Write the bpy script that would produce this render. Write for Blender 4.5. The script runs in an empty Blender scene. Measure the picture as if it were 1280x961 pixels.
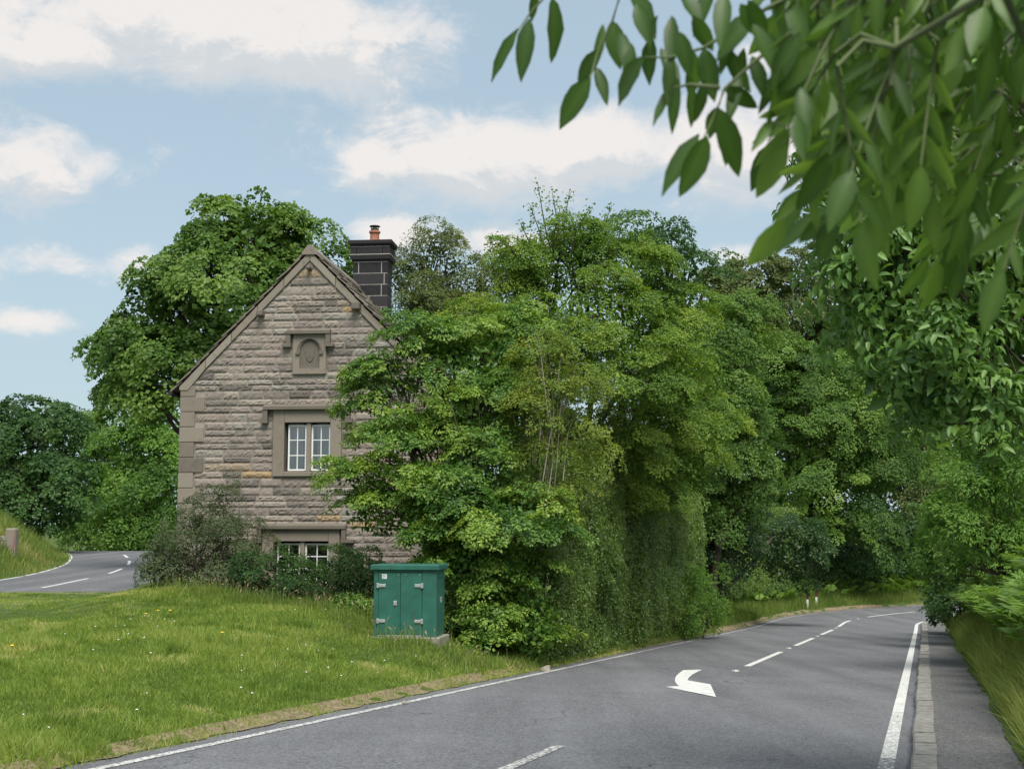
import bpy, bmesh, math, random
import numpy as np
from mathutils import Vector, Matrix

# ------------------------------------------------------------------ scene, camera, light
scene = bpy.context.scene
COL = scene.collection
PITCH = math.atan(174.5 / 1600.0)
EYE = 1.6
cam_d = bpy.data.cameras.new('camera')
cam = bpy.data.objects.new('camera', cam_d)
COL.objects.link(cam)
cam.location = (0, 0, EYE)
cam.rotation_euler = (math.pi / 2 + PITCH, 0, 0)
cam_d.sensor_width = 36.0
cam_d.lens = 45.0
cam_d.clip_start = 0.05
cam_d.clip_end = 5000
cam_d.dof.use_dof = True
cam_d.dof.focus_distance = 28.0
cam_d.dof.aperture_fstop = 7.5
scene.camera = cam

scene.view_settings.view_transform = 'Standard'
scene.view_settings.look = 'None'
scene.view_settings.exposure = 0.9
scene.view_settings.gamma = 1.0
scene.cycles.max_bounces = 10
scene.cycles.diffuse_bounces = 6
scene.cycles.glossy_bounces = 2
scene.cycles.transmission_bounces = 8
scene.cycles.transparent_max_bounces = 6

SUN_EL, SUN_AZ = math.radians(58), math.radians(-196)     # azimuth from +Y towards +X
sun_d = bpy.data.lights.new('sun', 'SUN')
sun_d.energy = 2.5
sun_d.angle = math.radians(36)
sun_d.color = (1.0, 0.955, 0.88)
sun = bpy.data.objects.new('sun', sun_d)
COL.objects.link(sun)
tos = Vector((math.sin(SUN_AZ) * math.cos(SUN_EL), math.cos(SUN_AZ) * math.cos(SUN_EL), math.sin(SUN_EL)))
sun.rotation_euler = tos.to_track_quat('Z', 'Y').to_euler()

# ---- world: Nishita sky with procedural cumulus laid out by view direction from the place
W = bpy.data.worlds.new('World')
scene.world = W
W.use_nodes = True
nt = W.node_tree
for n in list(nt.nodes):
    nt.nodes.remove(n)


class NT:
    """small node-tree writer"""
    def __init__(self, tree):
        self.t = tree

    def n(self, typ, **kw):
        nd = self.t.nodes.new(typ)
        for k, v in kw.items():
            setattr(nd, k, v)
        return nd

    def link(self, a, b):
        self.t.links.new(a, b)

    def setin(self, sock, v):
        if isinstance(v, bpy.types.NodeSocket):
            self.link(v, sock)
        else:
            sock.default_value = v

    def m(self, op, a, b=None, c=None, clamp=False):
        nd = self.n('ShaderNodeMath', operation=op, use_clamp=clamp)
        self.setin(nd.inputs[0], a)
        if b is not None:
            self.setin(nd.inputs[1], b)
        if c is not None:
            self.setin(nd.inputs[2], c)
        return nd.outputs[0]

    def ramp(self, f, stops, interp='LINEAR'):
        nd = self.n('ShaderNodeValToRGB')
        cr = nd.color_ramp
        cr.interpolation = interp
        while len(cr.elements) < len(stops):
            cr.elements.new(0.5)
        for e, (p, c) in zip(cr.elements, stops):
            e.position = p
            e.color = c if len(c) == 4 else (*c, 1)
        self.setin(nd.inputs[0], f)
        return nd.outputs[0]

    def smooth(self, v, a, b):
        nd = self.n('ShaderNodeMapRange', interpolation_type='SMOOTHSTEP')
        self.setin(nd.inputs[0], v)
        nd.inputs[1].default_value = a
        nd.inputs[2].default_value = b
        return nd.outputs[0]

    def noise(self, vec, scale, detail=4, rough=0.55, dist=0.0):
        nd = self.n('ShaderNodeTexNoise')
        if vec is not None:
            self.link(vec, nd.inputs['Vector'])
        nd.inputs['Scale'].default_value = scale
        nd.inputs['Detail'].default_value = detail
        nd.inputs['Roughness'].default_value = rough
        nd.inputs['Distortion'].default_value = dist
        return nd.outputs[0]

    def mix(self, f, a, b):
        nd = self.n('ShaderNodeMix', data_type='RGBA')
        self.setin(nd.inputs[0], f)
        self.setin(nd.inputs[6], a if isinstance(a, bpy.types.NodeSocket) or len(a) == 4 else (*a, 1))
        self.setin(nd.inputs[7], b if isinstance(b, bpy.types.NodeSocket) or len(b) == 4 else (*b, 1))
        return nd.outputs[2]


w = NT(nt)
sky = w.n('ShaderNodeTexSky', sky_type='NISHITA')
sky.sun_disc = False
sky.sun_elevation = SUN_EL
sky.sun_rotation = SUN_AZ
sky.air_density = 1.0
sky.dust_density = 1.6
sky.ozone_density = 1.6
tc = w.n('ShaderNodeTexCoord')
sep = w.n('ShaderNodeSeparateXYZ')
w.link(tc.outputs['Generated'], sep.inputs[0])
hor = w.m('SQRT', w.m('ADD', w.m('MULTIPLY', sep.outputs[0], sep.outputs[0]), w.m('MULTIPLY', sep.outputs[1], sep.outputs[1])))
az = w.m('ARCTAN2', sep.outputs[0], sep.outputs[1])
el = w.m('ARCTAN2', sep.outputs[2], hor)


def cloud_layer(dx=0.0, dz=0.0):
    """density of cloud at (az+dx, el+dz)"""
    a = w.m('ADD', az, dx)
    e = w.m('ADD', el, dz)
    comb = w.n('ShaderNodeCombineXYZ')
    w.link(a, comb.inputs[0])
    w.link(w.m('MULTIPLY', e, 1.5), comb.inputs[1])
    comb.inputs[2].default_value = 3.7
    big = w.noise(comb.outputs[0], 5.0, 5, 0.6, 0.25)
    fine = w.noise(comb.outputs[0], 17.0, 9, 0.66, 0.5)
    # banks of cloud: (az, el, half-width, half-height, weight)
    total = None
    for (px, py, rx, ry, wt) in CLOUDS:
        ca = math.atan((px - 640) / 1600.0)
        ce = PITCH + math.atan((480.5 - py) / 1600.0)
        q = w.m('ADD', w.m('POWER', w.m('MULTIPLY', w.m('SUBTRACT', a, ca), 1600.0 / rx), 2.0),
                w.m('POWER', w.m('MULTIPLY', w.m('SUBTRACT', e, ce), 1600.0 / ry), 2.0))
        g = w.m('MULTIPLY', w.m('EXPONENT', w.m('MULTIPLY', q, -1.0)), wt)
        total = g if total is None else w.m('MAXIMUM', total, g)
    back = w.smooth(w.m('ABSOLUTE', a), 0.55, 0.8)            # broken cloud all round elsewhere
    total = w.m('MAXIMUM', total, w.m('MULTIPLY', back, 0.34))
    d = w.m('ADD', total, w.m('ADD', w.m('MULTIPLY', w.m('SUBTRACT', big, 0.5), 1.15), w.m('MULTIPLY', w.m('SUBTRACT', fine, 0.5), 1.1)))
    return d


CLOUDS = [(250, 50, 330, 75, 0.80), (60, 90, 150, 50, 0.75), (530, 45, 90, 50, 0.6), (50, 240, 105, 70, 0.72), (45, 345, 85, 30, 0.6),
          (165, 338, 50, 26, 0.62), (30, 418, 60, 16, 0.5), (640, 195, 190, 62, 0.82), (480, 205, 70, 36, 0.6), (740, 180, 130, 55, 0.8),
          (930, 190, 120, 75, 0.80), (485, 295, 60, 30, 0.66), (620, 300, 60, 26, 0.56), (925, 325, 55, 24, 0.64), (1150, 380, 140, 60, 0.6),
          (1000, 90, 90, 50, 0.5), (1200, 150, 200, 120, 0.6)]
d0 = cloud_layer()
d1 = cloud_layer(-0.006, 0.022)
mask = w.smooth(d0, 0.18, 0.66)
shade = w.smooth(w.m('SUBTRACT', d1, d0), -0.16, 0.12)      # thicker above -> greyer underside
ccol = w.mix(shade, (6.05, 5.78, 5.58, 1), (4.5, 4.72, 4.88, 1))
haze_f = w.smooth(el, 0.34, -0.02)
skyc = w.mix(w.m('MULTIPLY_ADD', haze_f, 0.25, 0.66), sky.outputs[0], (3.6, 4.55, 5.0, 1))
final = w.mix(w.m('MULTIPLY', mask, 0.93), skyc, ccol)
bg = w.n('ShaderNodeBackground')
w.link(final, bg.inputs[0])
bg.inputs[1].default_value = 0.080
wo = w.n('ShaderNodeOutputWorld')
w.link(bg.outputs[0], wo.inputs[0])

# ------------------------------------------------------------------ helpers
RNG = np.random.default_rng(7)
random.seed(7)
CP, SP = math.cos(PITCH), math.sin(PITCH)


def at(px, py, D):
    """world point seen at picture point (px,py) of the 1280x961 photograph at depth y = D"""
    a = (px - 640) / 1600.0
    b = (480.5 - py) / 1600.0
    t = D / (CP - b * SP)
    return np.array((a * t, D, EYE + (SP + b * CP) * t))


def sstep(a, b, x):
    t = np.clip((np.asarray(x, float) - a) / (b - a), 0, 1)
    return t * t * (3 - 2 * t)


def tag(o, label=None, cat=None, group=None, kind=None):
    if label: o['label'] = label
    if cat: o['category'] = cat
    if group: o['group'] = group
    if kind: o['kind'] = kind
    return o


def empty(name, loc=(0, 0, 0), rz=0.0):
    o = bpy.data.objects.new(name, None)
    o.empty_display_size = 0.3
    o.location = loc
    o.rotation_euler = (0, 0, rz)
    COL.objects.link(o)
    return o


def np_mesh(name, V, F, mat, parent=None, tone=None, smooth=False, mats=None, mat_idx=None):
    """V (n,3); F a (m,k) int array, or a list of such arrays"""
    me = bpy.data.meshes.new(name)
    Fs = F if isinstance(F, list) else [F]
    Fs = [np.asarray(f, np.int32) for f in Fs if len(f)]
    me.vertices.add(len(V))
    me.vertices.foreach_set('co', np.asarray(V, np.float32).ravel())
    loops = np.concatenate([f.ravel() for f in Fs])
    sizes = np.concatenate([np.full(len(f), f.shape[1], np.int32) for f in Fs])
    starts = np.concatenate([[0], np.cumsum(sizes)[:-1]]).astype(np.int32)
    me.loops.add(len(loops))
    me.loops.foreach_set('vertex_index', loops)
    me.polygons.add(len(sizes))
    me.polygons.foreach_set('loop_start', starts)
    if mats:
        for mm in mats: me.materials.append(mm)
        if mat_idx is not None:
            me.polygons.foreach_set('material_index', np.asarray(mat_idx, np.int32))
    else:
        me.materials.append(mat)
    if tone is not None:
        at_ = me.attributes.new('tone', 'FLOAT', 'POINT')
        at_.data.foreach_set('value', np.asarray(tone, np.float32))
    if smooth:
        me.polygons.foreach_set('use_smooth', np.ones(len(sizes), bool))
    me.update(calc_edges=True)
    me.validate()
    o = bpy.data.objects.new(name, me)
    COL.objects.link(o)
    if parent: o.parent = parent
    return o


class MB:
    """collects simple solids into one mesh"""
    def __init__(self):
        self.v, self.f, self.t, self.mi = [], [], [], []
        self.cur = 0

    def add(self, vs, fs, tone=0.5):
        n = len(self.v)
        self.v += [tuple(p) for p in vs]
        self.f += [tuple(i + n for i in q) for q in fs]
        self.t += [tone] * len(vs)
        self.mi += [self.cur] * len(fs)

    def box(self, x0, x1, y0, y1, z0, z1, tone=0.5):
        vs = [(x, y, z) for z in (z0, z1) for y in (y0, y1) for x in (x0, x1)]
        self.add(vs, [(0, 2, 3, 1), (4, 5, 7, 6), (0, 1, 5, 4), (2, 6, 7, 3), (0, 4, 6, 2), (1, 3, 7, 5)], tone)

    def prism(self, poly, y0, y1, tone=0.5):
        """poly of (x,z), counter-clockwise seen from -y, extruded from y0 (front) to y1"""
        n = len(poly)
        vs = [(x, y0, z) for x, z in poly] + [(x, y1, z) for x, z in poly]
        fs = [tuple(range(n)), tuple(range(2 * n - 1, n - 1, -1))]
        for i in range(n):
            j = (i + 1) % n
            fs.append((j, i, n + i, n + j))
        self.add(vs, fs, tone)

    def tube(self, pts, rad, sides=8, tone=0.5, caps=True):
        pts = [Vector(p) for p in pts]
        rad = list(rad) if hasattr(rad, '__len__') else [rad] * len(pts)
        vs, fs = [], []
        ref = Vector((0.31, 0.17, 0.93))
        for i, p in enumerate(pts):
            d = (pts[min(i + 1, len(pts) - 1)] - pts[max(i - 1, 0)]).normalized()
            if abs(d.dot(ref)) > 0.95: r0 = Vector((1, 0, 0))
            else: r0 = ref
            a = d.cross(r0).normalized()
            b = d.cross(a)
            for k in range(sides):
                th = 2 * math.pi * k / sides
                vs.append(p + (a * math.cos(th) + b * math.sin(th)) * rad[i])
        for i in range(len(pts) - 1):
            for k in range(sides):
                k2 = (k + 1) % sides
                fs.append((i * sides + k, i * sides + k2, (i + 1) * sides + k2, (i + 1) * sides + k))
        if caps:
            fs.append(tuple(range(sides)))
            fs.append(tuple(range((len(pts) - 1) * sides, len(pts) * sides))[::-1])
        self.add(vs, fs, tone)

    def lathe(self, prof, cx=0, cy=0, sides=20, tone=0.5):
        self.tube([(cx, cy, z) for r, z in prof], [r for r, z in prof], sides, tone)

    def build(self, name, mat, parent=None, bevel=0, smooth=False, mats=None):
        me = bpy.data.meshes.new(name)
        me.from_pydata(self.v, [], self.f)
        for mm in (mats or [mat]): me.materials.append(mm)
        if mats: me.polygons.foreach_set('material_index', self.mi)
        a = me.attributes.new('tone', 'FLOAT', 'POINT')
        a.data.foreach_set('value', self.t)
        if smooth: me.polygons.foreach_set('use_smooth', [True] * len(me.polygons))
        me.update()
        o = bpy.data.objects.new(name, me)
        COL.objects.link(o)
        if parent: o.parent = parent
        if bevel:
            b = o.modifiers.new('bevel', 'BEVEL')
            b.width = bevel
            b.segments = 2
            b.limit_method = 'ANGLE'
        return o


# ------------------------------------------------------------------ materials
def new_mat(name):
    m = bpy.data.materials.new(name)
    m.use_nodes = True
    t = NT(m.node_tree)
    for n in list(m.node_tree.nodes): m.node_tree.nodes.remove(n)
    out = t.n('ShaderNodeOutputMaterial')
    p = t.n('ShaderNodeBsdfPrincipled')
    t.link(p.outputs[0], out.inputs[0])
    return m, t, p, out


def objc(t):
    return t.n('ShaderNodeTexCoord').outputs['Object']


def bump(t, p, h, strength=0.4, dist=0.02):
    b = t.n('ShaderNodeBump')
    b.inputs['Strength'].default_value = strength
    b.inputs['Distance'].default_value = dist
    t.link(h, b.inputs['Height'])
    t.link(b.outputs[0], p.inputs['Normal'])


def plain(name, col, rough=0.6, metal=0.0, var=0.15, scale=6.0, bumpy=0.0, spec=0.4):
    m, t, p, out = new_mat(name)
    c = objc(t)
    n = t.noise(c, scale, 5, 0.6)
    lo = tuple(x * (1 - var) for x in col)
    hi = tuple(min(1, x * (1 + var)) for x in col)
    t.link(t.ramp(n, [(0.3, lo), (0.7, hi)]), p.inputs['Base Color'])
    p.inputs['Roughness'].default_value = rough
    p.inputs['Metallic'].default_value = metal
    p.inputs['Specular IOR Level'].default_value = spec
    if bumpy: bump(t, p, t.noise(c, scale * 5, 5, 0.65), bumpy, 0.01)
    return m


def leaf_mat(name, dark, mid, light, trans=0.42, rough=0.5, spec=0.3, tint=(1.3, 1.25, 0.6)):
    m, t, p, out = new_mat(name)
    a = t.n('ShaderNodeAttribute', attribute_name='tone')
    c = objc(t)
    big = t.noise(c, 0.45, 3, 0.5)
    f = t.m('ADD', a.outputs['Fac'], t.m('MULTIPLY', t.m('SUBTRACT', big, 0.5), 0.5))
    col = t.ramp(f, [(0.08, dark), (0.5, mid), (0.95, light)])
    t.link(col, p.inputs['Base Color'])
    p.inputs['Roughness'].default_value = rough
    p.inputs['Specular IOR Level'].default_value = spec
    tr = t.n('ShaderNodeBsdfTranslucent')
    mul = t.n('ShaderNodeMix', data_type='RGBA', blend_type='MULTIPLY')
    mul.inputs[0].default_value = 1.0
    t.link(col, mul.inputs[6])
    mul.inputs[7].default_value = (*tint, 1)
    t.link(mul.outputs[2], tr.inputs[0])
    mx = t.n('ShaderNodeMixShader')
    mx.inputs[0].default_value = trans
    t.link(p.outputs[0], mx.inputs[1])
    t.link(tr.outputs[0], mx.inputs[2])
    t.link(mx.outputs[0], out.inputs[0])
    return m


M = {}
M['syc'] = leaf_mat('sycamore_leaf', (0.052, 0.111, 0.023), (0.098, 0.195, 0.036), (0.195, 0.305, 0.065))
M['dark'] = leaf_mat('dark_leaf', (0.035, 0.084, 0.027), (0.062, 0.138, 0.038), (0.108, 0.203, 0.057))
M['bright'] = leaf_mat('bright_leaf', (0.066, 0.144, 0.026), (0.126, 0.258, 0.043), (0.240, 0.384, 0.072))
M['beech'] = leaf_mat('beech_leaf', (0.047, 0.117, 0.023), (0.107, 0.227, 0.036), (0.299, 0.416, 0.065), rough=.42, spec=.4)
M['horn'] = leaf_mat('hornbeam_leaf', (.070, .145, .024), (.140, .250, .036), (.290, .390, .062))
M['birch'] = leaf_mat('young_leaf', (.085, .145, .026), (.165, .245, .038), (.300, .350, .060))
M['dome'] = leaf_mat('tiered_leaf', (.055, .115, .024), (.110, .215, .038), (.210, .330, .060))
M['olive'] = leaf_mat('olive_leaf', (0.075, 0.111, 0.036), (0.124, 0.169, 0.052), (0.195, 0.240, 0.078))
M['hedge'] = leaf_mat('hedge_leaf', (.084, .150, .032), (.158, .262, .050), (.290, .385, .105), rough=.33, spec=.6)
M['ivy'] = leaf_mat('ivy_leaf', (0.026, 0.065, 0.021), (0.052, 0.117, 0.034), (0.104, 0.182, 0.062), rough=.35, spec=.5)
M['ash'] = leaf_mat('ash_leaf', (0.081, 0.175, 0.033), (0.156, 0.300, 0.050), (0.263, 0.413, 0.080), trans=.4)
M['over'] = leaf_mat('overhang_leaf', (.065, .150, .036), (.125, .250, .055), (.210, .360, .085), trans=.38, rough=.42, spec=.45)
M['near'] = leaf_mat('near_leaf', (.050, .108, .026), (.090, .180, .038), (.180, .310, .065), trans=.52, rough=.4, spec=.45)
M['wisp'] = leaf_mat('grey_green_leaf', (.055, .085, .036), (.095, .135, .055), (.155, .195, .085), trans=.2)
M['fern'] = leaf_mat('bracken_leaf', (0.088, 0.176, 0.029), (0.154, 0.275, 0.044), (0.253, 0.374, 0.077), trans=.35)
M['grass'] = leaf_mat('grass_blade', (0.138, 0.220, 0.040), (0.259, 0.363, 0.068), (0.495, 0.473, 0.198), trans=.45, rough=.55, spec=.2)
M['longgrass'] = leaf_mat('long_grass_blade', (.110, .185, .038), (.200, .270, .060), (.430, .390, .170), trans=.4, rough=.55, spec=.2)
M['seed'] = leaf_mat('seed_head', (.200, .150, .085), (.300, .220, .140), (.420, .320, .220), trans=.2, rough=.7)
M['bark'] = plain('bark', (.085, .070, .052), .9, var=.4, scale=5, bumpy=.6)
M['palebark'] = plain('pale_bark', (.23, .20, .165), .8, var=.4, scale=6, bumpy=.4)
M['twig'] = plain('green_twig', (.10, .13, .05), .7)


def asphalt_mat(name, base, grit=1.0):
    m, t, p, out = new_mat(name)
    c = objc(t)
    vor = t.n('ShaderNodeTexVoronoi')
    t.link(c, vor.inputs['Vector'])
    vor.inputs['Scale'].default_value = 55
    vs_ = t.n('ShaderNodeSeparateColor')
    t.link(vor.outputs['Color'], vs_.inputs[0])
    g = vs_.outputs[0]                                   # each chipping its own shade
    g2 = t.noise(c, 22, 5, 0.8)
    mp = t.n('ShaderNodeMapping')
    mp.inputs['Rotation'].default_value = (0, 0, math.radians(17.7))
    mp.inputs['Scale'].default_value = (0.9, 0.05, 1)
    t.link(c, mp.inputs[0])
    streak = t.noise(mp.outputs[0], 1.5, 6, 0.65, 0.4)
    patch = t.noise(c, 0.5, 6, 0.65, 0.5)
    sp = t.n('ShaderNodeSeparateXYZ')
    t.link(mp.outputs[0], sp.inputs[0])
    acr = t.m('ABSOLUTE', t.m('ADD', t.m('MULTIPLY', sp.outputs[0], 1 / .9), 3.47))     # metres from the centre line
    track = t.m('COSINE', t.m('MULTIPLY', t.m('SUBTRACT', acr, .85), 2 * math.pi / 1.45))
    v = t.m('ADD', t.m('MULTIPLY', t.m('SUBTRACT', g, .5), 0.85 * grit), t.m('MULTIPLY', t.m('SUBTRACT', g2, .5), 0.9 * grit))
    v = t.m('ADD', v, t.m('MULTIPLY', t.m('SUBTRACT', streak, .5), 0.9))
    v = t.m('ADD', v, t.m('MULTIPLY', t.m('SUBTRACT', patch, .5), 0.7))
    v = t.m('ADD', v, t.m('MULTIPLY', track, .07))
    v = t.m('ADD', v, 0.5)
    lo = tuple(x * .55 for x in base)
    hi = tuple(x * 1.5 for x in base)
    col = t.ramp(v, [(0.0, lo), (1.0, hi)])
    # hairline cracks, patchy
    wv = t.n('ShaderNodeTexVoronoi', feature='DISTANCE_TO_EDGE')
    wm = t.n('ShaderNodeVectorMath', operation='ADD')
    nz = t.n('ShaderNodeTexNoise')
    t.link(c, nz.inputs['Vector'])
    nz.inputs['Scale'].default_value = 1.7
    nz.inputs['Detail'].default_value = 4
    t.link(c, wm.inputs[0])
    t.link(nz.outputs['Color'], wm.inputs[1])
    t.link(wm.outputs[0], wv.inputs['Vector'])
    wv.inputs['Scale'].default_value = .42
    crack = t.m('MULTIPLY', t.smooth(wv.outputs['Distance'], .007, .002), t.smooth(t.noise(c, .23, 2, .5), .50, .58))
    col = t.mix(t.m('MULTIPLY', crack, .75), col, (.035, .035, .037))
    t.link(col, p.inputs['Base Color'])
    p.inputs['Roughness'].default_value = .85
    p.inputs['Specular IOR Level'].default_value = .3
    bump(t, p, g, .5, .010)
    return m


M['asphalt'] = asphalt_mat('asphalt', (.135, .137, .145))
M['path'] = asphalt_mat('worn_asphalt', (.125, .122, .122), grit=1.3)
M['kerb'] = plain('kerb_stone', (.23, .22, .20), .85, var=.4, scale=11, bumpy=.5)


def paint_mat():
    m, t, p, out = new_mat('road_paint')
    c = objc(t)
    n = t.noise(c, 26, 6, 0.75)
    a = t.n('ShaderNodeAttribute', attribute_name='tone')      # how worn this stretch is
    f = t.smooth(t.m('SUBTRACT', n, t.m('MULTIPLY', a.outputs['Fac'], 0.30)), 0.27, 0.40)
    n2 = t.noise(c, 6, 4, .6)
    white = t.ramp(n2, [(.3, (.52, .52, .49)), (.7, (.72, .72, .69))])
    t.link(t.mix(f, (.12, .12, .125), white), p.inputs['Base Color'])
    p.inputs['Roughness'].default_value = .7
    return m


M['paint'] = paint_mat()


def ground_mat():
    m, t, p, out = new_mat('soil_and_turf')
    c = objc(t)
    n = t.noise(c, 1.3, 6, .65)
    n2 = t.noise(c, 18, 5, .7)
    v = t.m('ADD', t.m('MULTIPLY', n, .6), t.m('MULTIPLY', n2, .4))
    t.link(t.ramp(v, [(.3, (.045, .075, .018)), (.5, (.075, .115, .028)), (.72, (.150, .140, .060))]), p.inputs['Base Color'])
    p.inputs['Roughness'].default_value = .95
    p.inputs['Specular IOR Level'].default_value = .1
    bump(t, p, n2, .8, .05)
    return m


M['ground'] = ground_mat()
M['dirt'] = plain('dry_verge_soil', (.22, .175, .11), .95, var=.45, scale=14, bumpy=.7, spec=.1)


def stone_mat(name, stops, ns=9.0, lichen=.25, bump_s=.5):
    m, t, p, out = new_mat(name)
    a = t.n('ShaderNodeAttribute', attribute_name='tone')
    c = objc(t)
    n = t.noise(c, ns, 6, .7)
    big = t.noise(c, .7, 3, .5)
    f = t.m('ADD', a.outputs['Fac'], t.m('ADD', t.m('MULTIPLY', t.m('SUBTRACT', n, .5), .45), t.m('MULTIPLY', t.m('SUBTRACT', big, .5), .3)))
    col = t.ramp(f, stops)
    l = t.smooth(t.noise(c, 24, 5, .7), .60, .70)
    col = t.mix(t.m('MULTIPLY', l, lichen), col, (.34, .34, .30))
    dk = t.smooth(t.noise(c, 3.2, 6, .72), .56, .68)
    col = t.mix(t.m('MULTIPLY', dk, .38), col, (.085, .075, .065))
    t.link(col, p.inputs['Base Color'])
    p.inputs['Roughness'].default_value = .92
    p.inputs['Specular IOR Level'].default_value = .15
    bump(t, p, t.noise(c, 30, 6, .75), bump_s, .02)
    return m


M['stone'] = stone_mat('rough_gritstone', [(0.0, (.145, .127, .112)), (.25, (.235, .206, .180)), (.45, (.292, .245, .213)), (.62, (.322, .284, .236)),
                                           (.80, (.270, .255, .232)), (.93, (.330, .250, .160)), (1.0, (.36, .26, .15))])
M['dressed'] = stone_mat('dressed_gritstone', [(0, (.165, .142, .118)), (.5, (.255, .222, .180)), (1, (.310, .275, .228))], ns=4, lichen=.3, bump_s=.35)
M['mortar'] = plain('lime_mortar', (.30, .275, .24), .95, var=.3, scale=12, bumpy=.4, spec=.1)
M['hood'] = stone_mat('weathered_hood_stone', [(0, (.12, .105, .088)), (.5, (.165, .145, .12)), (1, (.22, .195, .16))], ns=6, lichen=.3, bump_s=.3)
M['slate'] = stone_mat('stone_slate', [(0, (.13, .112, .095)), (.5, (.20, .172, .145)), (1, (.28, .245, .20))], ns=6, lichen=.35, bump_s=.4)
M['chim'] = stone_mat('sooty_stone', [(0, (.020, .020, .022)), (.5, (.034, .033, .036)), (1, (.055, .053, .055))], ns=9, lichen=.03, bump_s=.3)
M['pot'] = plain('terracotta', (.36, .155, .095), .8, var=.25, scale=10)
M['cowl'] = plain('dark_metal_cowl', (.05, .045, .045), .5, metal=.6)
M['white'] = plain('white_window_paint', (.80, .80, .78), .45, var=.05)
M['curtain'] = plain('net_curtain', (.62, .64, .66), .9, var=.08)
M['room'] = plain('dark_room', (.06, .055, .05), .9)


def glass_mat():
    m, t, p, out = new_mat('window_glass')
    m.node_tree.nodes.remove(p)
    tr = t.n('ShaderNodeBsdfTransparent')
    tr.inputs[0].default_value = (.88, .92, .92, 1)
    gl = t.n('ShaderNodeBsdfGlossy')
    gl.inputs['Roughness'].default_value = .03
    fr = t.n('ShaderNodeFresnel')
    fr.inputs[0].default_value = 1.5
    mx = t.n('ShaderNodeMixShader')
    t.link(t.m('ADD', t.m('MULTIPLY', fr.outputs[0], 1.2), .09, clamp=True), mx.inputs[0])
    t.link(tr.outputs[0], mx.inputs[1])
    t.link(gl.outputs[0], mx.inputs[2])
    t.link(mx.outputs[0], out.inputs[0])
    return m


M['glass'] = glass_mat()
M['green'] = plain('green_cabinet_paint', (.026, .122, .090), .5, var=.22, scale=5.0)
M['steel'] = plain('galvanised_steel', (.55, .55, .55), .4, metal=.7)
M['sticker'] = plain('white_label', (.72, .72, .70), .5, var=.06)
M['black'] = plain('black_mark', (.02, .02, .02), .6)
M['concrete'] = plain('pale_concrete', (.27, .245, .205), .9, var=.3, scale=10, bumpy=.4)
M['red'] = plain('red_reflector', (.13, .028, .022), .6)
M['postwhite'] = plain('white_plastic_post', (.74, .74, .72), .5)

# ------------------------------------------------------------------ roads and terrain
d0v = np.array((.3036, .9528))
C0 = np.array((-0.20, 10.8))
S_ARC = 48.5
R_ARC = 26.0


def main_centre(s):
    s = np.asarray(s, float)
    n = np.array((d0v[1], -d0v[0]))
    ps = C0 + d0v * s[..., None]
    A = C0 + d0v * S_ARC
    O = A + n * R_ARC
    th = np.clip((s - S_ARC) / R_ARC, 0, math.radians(80))
    rem = np.maximum(s - S_ARC - R_ARC * math.radians(80), 0)
    arc = O + (-n * np.cos(th)[..., None] + d0v * np.sin(th)[..., None]) * R_ARC
    tang = d0v * np.cos(th)[..., None] + n * np.sin(th)[..., None]
    arc = arc + tang * rem[..., None]
    isa = (s > S_ARC)[..., None]
    P = np.where(isa, arc, ps)
    T = np.where(isa, tang, np.broadcast_to(d0v, P.shape))
    return P, T


def zr(s):
    s = np.asarray(s, float)
    z = 0.09 - .051 * (10.8 + .9528 * np.minimum(s, 42))
    ex = np.maximum(s - 42, 0)
    return z - .0486 * 11 * (1 - np.exp(-ex / 11))


SS = np.arange(-70, 190, 0.25)
MP, MT = main_centre(SS)
LR = np.array([(-34, -40), (-24, -14), (-18.5, 4), (-15.0, 15), (-13.4, 24), (-12.8, 32), (-13.0, 38), (-13.8, 45), (-16.0, 54), (-20.3, 66), (-27.5, 80), (-42, 97), (-60, 115)], float)


def catmull(P, n=24):
    out = []
    Q = np.vstack([2 * P[0] - P[1], P, 2 * P[-1] - P[-2]])
    for i in range(1, len(Q) - 2):
        for k in range(n):
            t = k / n
            p0, p1, p2, p3 = Q[i - 1], Q[i], Q[i + 1], Q[i + 2]
            out.append(.5 * (2 * p1 + (p2 - p0) * t + (2 * p0 - 5 * p1 + 4 * p2 - p3) * t * t + (-p0 + 3 * p1 - 3 * p2 + p3) * t ** 3))
    out.append(P[-1])
    return np.array(out)


LP = catmull(LR)
LT = np.gradient(LP, axis=0)
LT /= np.linalg.norm(LT, axis=1)[:, None]


def near_off(x, y, P, T):
    x = np.atleast_1d(np.asarray(x, float)).ravel()
    y = np.atleast_1d(np.asarray(y, float)).ravel()
    off = np.empty(len(x))
    idx = np.empty(len(x), int)
    for a in range(0, len(x), 20000):
        X = x[a:a + 20000, None] - P[None, :, 0]
        Y = y[a:a + 20000, None] - P[None, :, 1]
        d = X * X + Y * Y
        i = d.argmin(1)
        r = np.arange(len(i))
        cross = X[r, i] * T[i, 1] - Y[r, i] * T[i, 0]
        off[a:a + 20000] = np.sqrt(d[r, i]) * np.sign(cross)
        idx[a:a + 20000] = i
    return off, idx


def zleft(y):
    y = np.asarray(y, float)
    return -0.2 - .03 * np.clip(29 - y, 0, 12) + .010 * (np.clip(y, 29, 68) - 29) - .03 * np.clip(y - 68, 0, 60)


CABZ = -0.345          # level of the ground round the cabinet
HL, HRK, HRP = 3.45, 3.30, 4.32      # left road edge, kerb face, far side of footpath


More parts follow.
